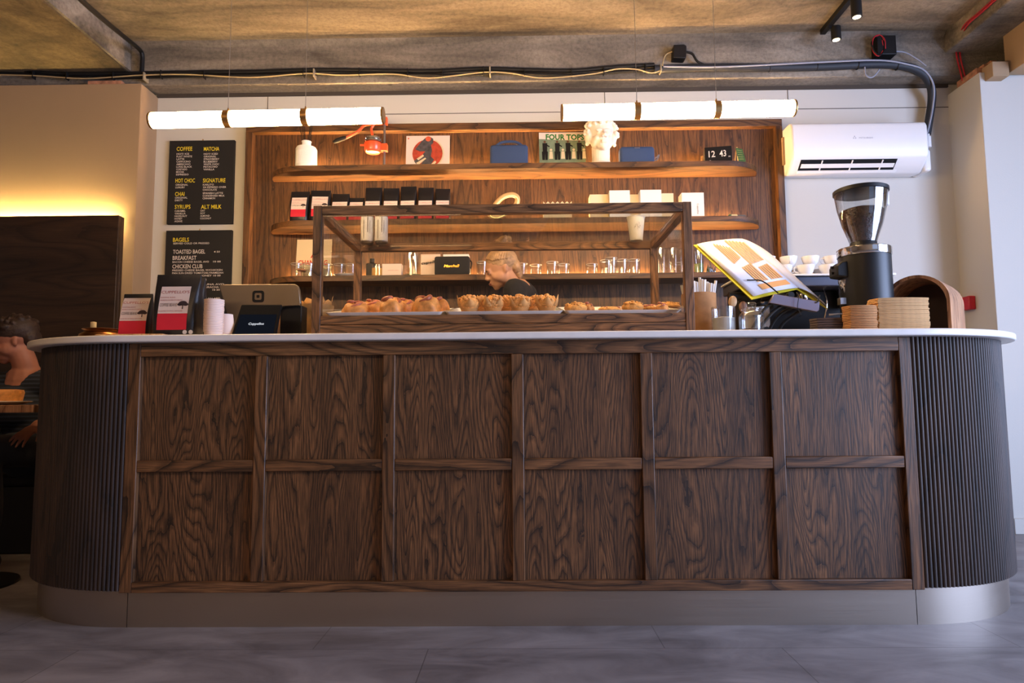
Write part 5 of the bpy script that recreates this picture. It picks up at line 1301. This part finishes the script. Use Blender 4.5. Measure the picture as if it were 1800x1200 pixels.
B().box(-.028, .028, -.02, .02, 0, .036).build('tin_body', mat('cream_tin', (206, 190, 140), .5), t, bev=.004); B().box(-.029, -.012, -.0205, .0205, .001, .0365).build('green_band', mat('green_band', (60, 96, 60), .5), t, bev=.003)
t = on_shelf('toy_car', 1303, 1, 'tiny dark toy van beside the tin on the middle shelf', 'toy', Y=1.87)
k = B(); k.prism([(-.03, .008), (.032, .008), (.032, .02), (.024, .034), (-.024, .034), (-.03, .022)], -.014, .014, 'xz'); k.build('toy_body', mat('toy_grey', (86, 84, 80), .4), t, bev=.002)
k = B()
for x in (-.018, .018): k.cyl((x, -.016, .009), .009, .032, 'y', 14)
k.build('toy_wheels', M_black, t)

# ---- lowest shelf
t, w_, h = record(523, 584, 421, 1.93, 2, 'poster_card', 'cream poster reading A CHANGING in red letters on the lowest shelf', 'poster', mat('cream_card', (226, 204, 160), .7))
u = w_/61
k = B()
k.text('A', (0, -.003, h-33*u), 11*u, 10*u, .0012, align='C'); k.text('CHANGING', (-w_/2+4*u, -.003, h-46*u), w_-10*u, 9*u, .0012)
k.build('red_lettering', mat('red_print', (206, 62, 34), .7), t, smooth=False)
k = B()
for i in range(4): k.text('A NEW WAY TO DRINK', (-w_/2+3*u, -.003, h-(52+4*i)*u), w_*.5, 2*u)
k.build('small_lettering', M_ink, t, smooth=False)
def tumbler(u, v, lab, Y=1.85, wd=21, k_=2, grp='clear glasses on the lowest shelf', tall=1.0, ribs=False):
    t = on_shelf('glass_tumbler', u, k_, lab, 'glass', grp, Y=Y); r = wpx(u-wd/2, u+wd/2, 475, Y)/2; h = sh_h(u, v, Y, k_)
    k = B(); rb = r*.86
    pr_ = [(rb*.9, 0), (rb, .004), (r, h), (r-.0025, h), (rb-.003, .010), (0, .009)]
    k.lathe((0, 0, 0), pr_, 28, caps=(True, False)); k.build('glass_wall', M_tumb, t, ang=50)
    k = B(); k.tube([((r-.001)*math.cos(2*PI*i/28), (r-.001)*math.sin(2*PI*i/28), h) for i in range(28)], .0022, 6, closed=True); k.build('rim', M_tumb2, t)
    return t
M_tumb2 = mat('glass_rim', (250, 245, 235), .1, trans=.6)
for u, v, lab, Y in ((521, 464, 'leftmost glass on the lowest shelf, behind the mushroom ornament', 1.86), (543, 464, 'glass in front of the poster, left of the case post', 1.84), (556, 466, 'glass standing before the poster, hidden partly by the case post', 1.87), (574, 465, 'glass before the right edge of the poster', 1.84), (597, 465, 'glass just right of the poster', 1.84), (617, 465, 'glass left of the inner case post', 1.86),
                  (848, 461, 'glass between the black speaker and the woman', 1.85), (917, 464, 'first glass to the right of the woman', 1.84), (942, 466, 'second glass to the right of the woman, shortest', 1.86), (971, 461, 'tall glass, third to the right of the woman', 1.84), (991, 465, 'fourth glass to the right of the woman', 1.87), (1041, 465, 'lone glass in the middle of the right run', 1.85),
                  (1066, 458, 'glass half behind the tallest glass of the right run', 1.89), (1075, 454, 'tallest glass of the right run', 1.83), (1094, 457, 'glass just right of the tallest one', 1.86), (1115, 457, 'glass left of the right inner case post', 1.84), (1196, 463, 'short glass seen at the right case post', 1.82)):
    tumbler(u, v, lab, Y)
def carafe(u, v, wd, lab, Y=1.87, fill=None, fm=None, tint=None):
    t = on_shelf('glass_cylinder', u, 2, lab, 'glass vessel', 'tall glass vessels on the lowest shelf', Y=Y); r = wpx(u-wd/2, u+wd/2, 460, Y)/2; h = sh_h(u, v, Y, 2)
    k = B(); k.lathe((0, 0, 0), [(r, 0), (r, h), (r-.003, h), (r-.003, .008), (0, .007)], 28, caps=(True, False)); k.build('glass_wall', M_tumb, t)
    if fill: k = B(); k.lathe((0, 0, 0), [(r-.004, .008), (r-.004, h*fill)], 24); tag(k.build('filling', fm, t), kind='stuff')
carafe(1162, 437, 21, 'tall clear glass vessel right of the inner case post')
carafe(1183, 437, 20, 'tall clear glass vessel, middle of the three by the case post')
carafe(1203, 437, 18, 'tall clear glass vessel behind the front case post')
carafe(1229, 440, 17, 'tall glass vessel with green herbs, right of the front case post', fill=.45, fm=mat('green_herbs', (110, 130, 70), .8, var=.5, vscale=60))
carafe(725, 447, 32, 'wide tall glass jar left of the cream paper bag', fill=.12, fm=mat('moss_green', (120, 136, 90), .8, var=.4, vscale=60))
t = on_shelf('crystal_ornament', 1249, 2, 'small sparkling crystal ornament below the yellow binder edge', 'ornament', Y=1.85)
k = B(); rnd = random.Random(5)
for i in range(9): a = rnd.random()*6; k.lathe((.02*math.cos(a), .015*math.sin(a), 0), [(.008, 0), (.009, .02+.02*rnd.random()), (0, .05+.03*rnd.random())], 6, rot=Matrix.Rotation(rnd.uniform(-.4, .4), 4, 'Y'))
k.build('crystals', M_chrome, t, smooth=False)
t = on_shelf('mushroom_ornament', 526, 2, 'small dark wooden mushroom ornament at the left end of the lowest shelf', 'ornament', Y=1.80)
k = B(); k.lathe((0, 0, 0), [(.020, 0), (.014, .02), (.012, .04)], 18); k.build('stem', W_arch, t)
k = B(); k.lathe((.01, 0, .038), [(.008, .0), (.034, .003), (.036, .008), (.022, .018), (0, .021)], 22); k.build('cap', W_arch, t)
t = on_shelf('dark_bottle', 654, 2, 'black square bottle with a round stopper behind the amber candle', 'bottle', Y=1.89)
h = sh_h(654, 464, 1.89, 2); h2 = sh_h(654, 455, 1.89, 2); w_ = wpx(646, 664, 470, 1.89)
B().box(-w_/2, w_/2, -.03, .03, 0, h).build('body', M_black, t, bev=.004); k = B(); k.lathe((.0, 0, h), [(.010, 0), (.010, .006), (.017, .008), (.017, h2-h), (.01, h2-h+.002)], 18); k.build('stopper', M_black, t)
t = on_shelf('candle_jar', 663, 2, 'amber candle in a glass, left of the white card box', 'candle', Y=1.82)
h = sh_h(663, 466, 1.82, 2); r = wpx(653, 673, 475, 1.82)/2
k = B(); k.lathe((0, 0, 0), [(r, 0), (r, h), (r-.002, h), (r-.002, .004), (0, .003)], 26, caps=(True, False)); k.build('glass_wall', M_tumb, t)
k = B(); k.lathe((0, 0, 0), [(r-.003, .005), (r-.003, h*.72)], 26); k.build('wax', mat('amber_wax', (236, 176, 84), .5, emit=.15), t)
t = on_shelf('small_white_box', 690, 2, 'low white card box right of the amber candle', 'box', Y=1.83)
w_ = wpx(674, 708, 475, 1.83); h = sh_h(690, 465, 1.83, 2); B().box(-w_/2, w_/2, -.03, .03, 0, h).build('carton', M_label, t, bev=.002); k = B(); k.text('HANDMADE CANDLE', (-w_*.2, -.0305, h*.45), w_*.55, .005); k.build('box_print', M_inkred, t, smooth=False)
t = on_shelf('paper_bag', 757, 2, 'cream paper bag with black script, left of the black speaker', 'bag', Y=1.86)
w_ = wpx(742, 776, 470, 1.86); h = sh_h(757, 447, 1.86, 2)
S = [[(x, y, z) for x, y in rrect(w_*a, .07*b, .006, 2)] for z, a, b in ((0, .94, 1), (h*.5, .98, .9), (h*.9, 1, .5), (h, 1.02, .2))]
k = B(); k.rings(S); k.build('bag_body', M_label, t, ang=60)
k = B(); k.text('cupello', (-w_*.46, -.034, h*.52), w_*.85, .018, .0005, M=Matrix.Rotation(-.12, 4, 'Y') @ Matrix(((1, 0, .38, 0), (0, 1, 0, 0), (0, 0, 1, 0), (0, 0, 0, 1)))); k.build('script', M_black, t, smooth=False)
t = on_shelf('guitar_amp_speaker', 796, 2, 'black box speaker with gold script lettering on the lowest shelf', 'speaker', Y=1.83)
w_ = wpx(765, 826, 470, 1.83); h = sh_h(796, 453, 1.83, 2)
B().prism([(x, z+h/2) for x, z in rrect(w_, h, .014)][::-1], -.05, .05, 'xz').build('cabinet', M_black, t, bev=.004)
B().prism([(x, z+h/2) for x, z in rrect(w_*.93, h*.84, .01)][::-1], -.0525, -.0495, 'xz').build('grille', mat('grille_cloth', (26, 26, 28), .8, bump=.6, bscale=500), t)
k = B(); k.text('Marshall', (-.006, -.053, h*.42), w_*.42, .017, .0004, align='C', M=Matrix(((1, 0, .38, 0), (0, 1, 0, 0), (0, 0, 1, 0), (0, 0, 0, 1)))); k.build('gold_script', M_gold, t, smooth=False)
k = B(); k.tube(spline([(w_/2-.002, 0, h*.85), (w_/2+.012, -.01, h*.7), (w_/2+.003, 0, h*.4)], 5), .004, 8); k.build('strap', M_black, t)
q = px(802, 452, 1.84)
o = B(tuple((q.x, 1.84, SH[2]+h+.0005))).box(px(780, 450, 1.84).x, px(825, 450, 1.84).x, 1.80, 1.88, SH[2]+h+.0008, SH[2]+h+.018).build('flat_carton', M_white, bev=.002); tag(o, 'flat white carton lying on top of the black box speaker', 'box')
t = on_shelf('serving_dish', 608, 2, 'shallow pale dish in front of the glasses left of the inner case post', 'dish', Y=1.80)
k = B(); k.lathe((0, 0, 0), [(.03, 0), (.06, .006), (.085, .016), (.083, .017), (.05, .009), (0, .008)], 32, sy=.45, caps=(True, False)); k.build('dish_bowl', M_whitem, t)

# ================================================================ people
def skel(k, chain, seg=16, sub=5):
    """tapered limb: chain of (x,y,z,r)"""
    P_ = spline([c[:3] for c in chain], sub); r = []
    for i in range(len(chain)-1):
        for j in range(sub): f = j/sub; f = f*f*(3-2*f); r.append(chain[i][3]*(1-f)+chain[i+1][3]*f)
    r.append(chain[-1][3]); k.tube(P_, r, seg)
    k.ball(P_[0], r[0], 12); k.ball(P_[-1], r[-1], 12)
def hand(k, w, d, up, s=1.0, curl=.5, side=1):
    """palm at w, fingers along d, back of hand towards up; five separate fingers"""
    w, d, up = Vector(w), Vector(d).normalized(), Vector(up).normalized(); up = (up-d*up.dot(d)).normalized(); sd = d.cross(up)*side
    m0 = k.mark(); k.ball((0, 0, 0), (.040*s, .046*s, .014*s), 14)
    k.xf(m0, Matrix.Translation(w+d*.045*s) @ Matrix((sd, d, up)).transposed().to_4x4())
    for i, (o, L, sp) in enumerate(((-.030, .066, -.22), (-.010, .076, -.06), (.010, .072, .07), (.029, .056, .22))):
        p = w+d*.080*s+sd*o*s; dr = (d+sd*sp).normalized(); pts = [p-dr*.02*s]; ang = .15
        for f in (.45, .32, .23):
            pts.append(pts[-1]+(dr*math.cos(ang)-up*math.sin(ang))*(L*f+.008)*s); ang += curl
        k.tube(pts, [.0095*s, .009*s, .0082*s, .0068*s], 8); k.ball(pts[-1], .0068*s, 8)
    p = w+d*.02*s-sd*.030*s; dr = (d*.75-sd*.65-up*.15).normalized()
    pts = [p, p+dr*.035*s, p+dr*.065*s+d*.008*s, p+dr*.085*s+d*.016*s]; k.tube(pts, [.013*s, .0115*s, .010*s, .008*s], 8); k.ball(pts[-1], .008*s, 8)

def face_marks(R, par, hairm):
    k = B(par.location); m0 = k.mark()
    for sx in (-1, 1): k.tube([(sx*.012, -.086, .026), (sx*.028, -.086, .031), (sx*.044, -.076, .027)], [.002, .003, .0018], 6)
    k.xf(m0, R); k.build('eyebrows', hairm, par)
    for sx in (-1, 1):
        k = B(par.location); m0 = k.mark(); k.ball((sx*.029, -.0765, .009), (.0115, .0055, .0030), 12); k.xf(m0, R); e = k.build('eye', M_whitem, par)
        k = B(par.location); m0 = k.mark(); k.ball((sx*.029, -.0808, .0080), (.0045, .002, .0026), 10); k.tube([(sx*.017, -.080, .010), (sx*.029, -.0828, .0112), (sx*.042, -.076, .009)], [.0010, .0016, .0010], 6); k.xf(m0, R); k.build('iris_and_lashes', M_brown, e)
    k = B(par.location); m0 = k.mark(); k.tube([(-.021, -.086, -.046), (-.008, -.0925, -.0425), (0, -.0935, -.044), (.008, -.0925, -.0425), (.021, -.086, -.046)], [.0015, .0035, .003, .0035, .0015], 8); k.tube([(-.018, -.087, -.049), (0, -.0925, -.052), (.018, -.087, -.049)], [.0015, .0045, .0015], 8)
    k.xf(m0, R); k.build('lips', mat('lips', (168, 96, 86), .5), par)
# woman behind the counter, turned to the left, head bent down
YW = 1.40
hc = px(880, 477, YW); 
wm = thing('person', (hc.x+.115, YW+.03, 0), 'blonde barista in a black T-shirt behind the counter, head bowed to the left', 'person'); O = tuple(wm.location)
X, Y, Z = wm.location.x, wm.location.y, hc.z
sz = Z-.115 # shoulder height, hunched
k = B(O)
yaw = -math.radians(78)
Rh = head_parts(k, (hc.x, YW, Z), 1.02, yaw=yaw, pitch=.42)
skel(k, [(hc.x+.035, YW+.0, Z-.025, .050), (hc.x+.065, YW+.01, Z-.065, .048), (hc.x+.105, YW+.02, Z-.115, .058)])
hipz = .93
skel(k, [(X+.03, Y, hipz-.02, .145), (X+.04, Y, hipz+.16, .120), (X+.03, Y, sz-.16, .135), (X+.0, Y, sz-.02, .085)])
for s in (-1, 1):
    sh_p = (X+.0+s*.03, Y+s*.155, sz-.02)
    skel(k, [(X, Y+s*.06, sz-.005, .07), sh_p+(.058,)])
    if s < 0: el, wr = (X-.02, Y-.20, sz-.27), (X-.16, Y-.16, sz-.36)
    else: el, wr = (X-.02, Y+.20, sz-.28), (X-.20, Y+.12, sz-.36)
    skel(k, [sh_p+(.056,), ((sh_p[0]+el[0])/2, (sh_p[1]+el[1])/2, (sh_p[2]+el[2])/2, .046), el+(.038,)]); skel(k, [el+(.038,), ((el[0]+wr[0])/2, (el[1]+wr[1])/2, (el[2]+wr[2])/2+.004, .035), wr+(.026,)])
    hand(k, wr, Vector(wr)-Vector(el), (0, 0, 1), .9, .35, s)
    skel(k, [(X+.03, Y+s*.085, hipz-.03, .10), (X+.02, Y+s*.09, hipz-.42, .062), (X+.02, Y+s*.09, .48, .055), (X+.03, Y+s*.09, .09, .038)]); skel(k, [(X+.03, Y+s*.09, .05, .042), (X-.12, Y+s*.10, .035, .034)])
bdw = k.build('body', M_skin, wm, mods=remesh(.0065, 3, .5))
face_marks(Rh, wm, M_brown)
# hair: smooth shell with a bun
k = B(O); m0 = k.mark()
k.ball((0, .030, .048), (.080, .098, .082), 24); k.ball((0, .085, .000), (.060, .042, .060), 16); k.ball((0, .09, -.055), (.034, .028, .034), 14)
k.ball((0, .090, .150), (.046, .046, .042), 18); k.ball((0, .07, .115), (.038, .038, .034), 14)
c_, rad_ = Vector((0, .030, .048)), Vector((.0815, .0985, .0835)); d1 = Vector((0, .55, .80)).normalized()
for i in range(30):
    a = -1.9+i*3.8/29; d0 = Vector((math.sin(a)*.95, -.80 if abs(a) < 1.1 else -.80+(abs(a)-1.1)*1.15, .42*math.cos(a)+.12)).normalized()
    pts = []
    for j_ in range(7):
        d = d0.lerp(d1, j_/6).normalized(); pts.append(c_+Vector((d.x*rad_.x, d.y*rad_.y, d.z*rad_.z)))
    k.tube(spline(pts, 3), .0062, 6)
for i in range(4):
    a = i*1.57; k.tube(spline([(.043*math.cos(a+j_*.5), .09+.043*math.sin(a+j_*.5), .128+.012*j_) for j_ in range(5)], 4), .010, 8)
k.xf(m0, Rh); k.build('hair', M_blond, wm, mods=remesh(.0034, 1, .4))
# clothes
k = B(O)
skel(k, [(X+.03, Y, hipz-.05, .160), (X+.04, Y, hipz+.14, .135), (X+.03, Y, sz-.16, .150), (X+.01, Y, sz-.035, .100)])
for s in (-1, 1):
    sh_p = (X+.0+s*.03, Y+s*.155, sz-.02)
    skel(k, [(X+.005, Y+s*.04, sz-.02, .078), sh_p+(.071,)])
    el = (X-.02, Y+s*.20, sz-.27); skel(k, [sh_p+(.069,), (sh_p[0]*.45+el[0]*.55, sh_p[1]*.45+el[1]*.55, sh_p[2]*.45+el[2]*.55, .060)])
k.build('t_shirt', M_tee, wm, mods=remesh(.009, 4, .6))
k = B(O); skel(k, [(X+.03, Y, hipz-.06, .155), (X+.03, Y, hipz+.03, .150)])
for s in (-1, 1): skel(k, [(X+.03, Y+s*.085, hipz-.03, .112), (X+.02, Y+s*.09, hipz-.42, .074), (X+.02, Y+s*.09, .48, .068), (X+.03, Y+s*.09, .12, .060)])
k.build('trousers', M_tee, wm, mods=remesh(.012, 4, .6))
k = B(O)
for s in (-1, 1): skel(k, [(X+.06, Y+s*.09, .045, .047), (X-.03, Y+s*.095, .045, .045), (X-.14, Y+s*.10, .038, .038)])
k.build('shoes', M_black, wm, mods=remesh(.008, 2))

# seated man, far left
YM_ = 1.12
hc = px(24, 603, YM_)
mn_ = thing('person', (px(30, 760, YM_).x, YM_+.12, 0), 'dark-haired man in a navy striped shirt seated at the left table, hand on his thigh', 'person'); O = tuple(mn_.location)
k = B(O)
Rm = head_parts(k, (hc.x, YM_, hc.z), 1.08, yaw=-math.radians(62), pitch=.30)
sx0 = px(38, 660, YM_).x; sz = px(38, 662, YM_).z
skel(k, [(hc.x+.03, YM_+.01, hc.z-.04, .060), (hc.x+.05, YM_+.03, hc.z-.12, .062), (sx0-.01, YM_+.05, sz+.0, .080)])
hip = Vector((px(30, 800, YM_).x, YM_+.14, .60))
skel(k, [(hip.x, hip.y, hip.z, .155), (hip.x+.01, hip.y-.02, hip.z+.18, .150), (sx0-.02, YM_+.07, sz-.13, .165), (sx0-.01, YM_+.05, sz-.02, .10)])
wrist = px(66, 748, YM_-.20); elb = Vector((wrist.x+.12, YM_+.02, wrist.z+.10)); shr = Vector((sx0+.17, YM_+.04, sz-.05))
shl_ = Vector((sx0-.19, YM_+.07, sz-.05)); ell = Vector((sx0-.27, YM_-.02, sz-.32)); wl = Vector((sx0-.22, YM_-.26, .87))
for a, b, c in ((shr, elb, wrist), (shl_, ell, wl)):
    skel(k, [tuple(a)+(.066,), tuple((a+b)/2)+(.055,), tuple(b)+(.046,)]); skel(k, [tuple(b)+(.046,), tuple((b+c)/2)+(.041,), tuple(c)+(.030,)])
skel(k, [(sx0, YM_+.05, sz-.03, .085), tuple(shr)+(.068,)]); skel(k, [(sx0, YM_+.05, sz-.03, .085), tuple(shl_)+(.068,)])
hand(k, wrist, px(26, 772, YM_-.32)-wrist, (.1, -.7, .7), 1.0, .22, 1)
hand(k, wl, (.25, -1, .0), (0, 0, 1), 1.0, .3, -1)
for s, kx in ((1, .10), (-1, -.16)):
    hp_ = (hip.x+s*.09, hip.y, hip.z-.02); kn = (hip.x+kx, YM_-.36, .60); ft = (hip.x+kx-.02, YM_-.30, .10)
    skel(k, [hp_+(.095,), ((hp_[0]+kn[0])/2, (hp_[1]+kn[1])/2, .60, .080), kn+(.058,)]); skel(k, [kn+(.058,), (kn[0], kn[1]+.04, .34, .052), ft+(.036,)]); skel(k, [(ft[0], ft[1]+.03, .05, .04), (ft[0], ft[1]-.14, .035, .035)])
k.build('body', M_skin2, mn_, mods=remesh(.007, 3, .5))
face_marks(Rm, mn_, M_brown)
k = B(O); m0 = k.mark(); k.ball((0, .030, .058), (.084, .100, .078), 24); k.ball((0, .075, .01), (.070, .052, .062), 16)
rnd = random.Random(9)
for i in range(60):
    a = rnd.uniform(0, 2*PI); e = rnd.uniform(.2, 1.5); k.ball((math.cos(a)*math.cos(e)*.082, .026+math.sin(a)*math.cos(e)*.098, .062+math.sin(e)*.076), rnd.uniform(.009, .016), 6)
k.xf(m0, Rm); k.build('hair', M_brown, mn_, mods=remesh(.005, 1, .4))
M_shirt = wood('navy_striped_shirt', (14, 17, 26), (30, 36, 50), (34, 40, 56), 'x', .2, 1, .9, pores=0)
def stripes(name):
    m, nt, N, L, b = newmat(name); tc = N.new('ShaderNodeTexCoord'); wv = N.new('ShaderNodeTexWave'); wv.bands_direction = 'Z'; wv.inputs['Scale'].default_value = 14; wv.inputs['Distortion'].default_value = .6
    L.new(tc.outputs['Object'], wv.inputs['Vector']); r = N.new('ShaderNodeValToRGB'); r.color_ramp.elements[0].color = srgb((22, 27, 40)); r.color_ramp.elements[1].color = srgb((44, 52, 70)); r.color_ramp.elements[0].position = .55; r.color_ramp.elements[1].position = .75
    L.new(wv.outputs['Fac'], r.inputs[0]); L.new(r.outputs[0], b.inputs['Base Color']); b.inputs['Roughness'].default_value = .9; return m
bpy.data.materials.remove(M_shirt); M_shirt = stripes('navy_striped_shirt')
k = B(O); skel(k, [(hip.x, hip.y, hip.z+.02, .170), (hip.x+.01, hip.y-.02, hip.z+.18, .166), (sx0-.02, YM_+.07, sz-.13, .180), (sx0-.01, YM_+.07, sz-.05, .118)])
for a, b, c in ((shr, elb, wrist), (shl_, ell, wl)):
    skel(k, [(sx0, YM_+.06, sz-.05, .10), tuple(a)+(.082,)]); skel(k, [tuple(a)+(.082,), tuple((a+b)/2)+(.070,), tuple(b)+(.060,)]); skel(k, [tuple(b)+(.060,), tuple(b.lerp(c, .5))+(.052,), tuple(b.lerp(c, .82))+(.046,)])
k.build('striped_shirt', M_shirt, mn_, mods=remesh(.010, 4, .6))
k = B(O)
skel(k, [(hip.x-.06, hip.y, hip.z-.03, .150), (hip.x+.06, hip.y, hip.z-.03, .150)])
for s, kx in ((1, .10), (-1, -.16)):
    hp_ = (hip.x+s*.09, hip.y, hip.z-.02); kn = (hip.x+kx, YM_-.36, .60); ft = (hip.x+kx-.02, YM_-.30, .12)
    skel(k, [hp_+(.108,), ((hp_[0]+kn[0])/2, (hp_[1]+kn[1])/2, .60, .094), kn+(.074,)]); skel(k, [kn+(.074,), (kn[0], kn[1]+.04, .34, .070), ft+(.058,)])
k.build('jeans', M_jeans, mn_, mods=remesh(.011, 4, .6))
k = B(O)
for s, kx in ((1, .10), (-1, -.16)): ft = (hip.x+kx-.02, YM_-.30); skel(k, [(ft[0], ft[1]+.05, .05, .05), (ft[0], ft[1]-.06, .048, .048), (ft[0], ft[1]-.17, .04, .04)])
k.build('shoes', M_black, mn_, mods=remesh(.008, 2))

# table with plate and pastry
zt = px(60, 711, .66).z; xr_ = px(59, 715, .48).x
tb = thing('cafe_table', (xr_-.38, .66, 0), 'wooden cafe table at the far left edge in front of the seated man', 'table'); O = tuple(tb.location)
B(O).box(xr_-.75, xr_, .48, .86, zt-.036, zt).build('table_top', W_arch, tb, bev=.004)
k = B(O); k.cyl((xr_-.38, .60, .02), .03, zt-.056, seg=20); k.build('pedestal', M_blackm, tb)
k = B(O); k.lathe((xr_-.38, .60, 0), [(.22, 0), (.22, .012), (.05, .03)], 32); k.build('foot', M_blackm, tb)
pc_ = px(10, 708, .66)
t = thing('plate', (pc_.x-.02, .66, zt), 'pale plate on the cafe table', 'plate'); k = B(); k.lathe((0, 0, 0), [(.06, 0), (.09, .004), (.125, .016), (.123, .018), (.08, .008), (0, .007)], 36, caps=(True, False)); k.build('plate_dish', M_whitem, t)
t = thing('filled_pastry', (pc_.x-.01, .66, zt+.009), 'golden pastry on the pale plate at the left table', 'pastry'); k = B(); k.lathe((0, 0, 0), [(.055, 0), (.075, .01), (.082, .05), (.078, .062), (.05, .066), (0, .062)], 26, caps=(True, False)); k.build('crust', M_bun, t)
#@@END
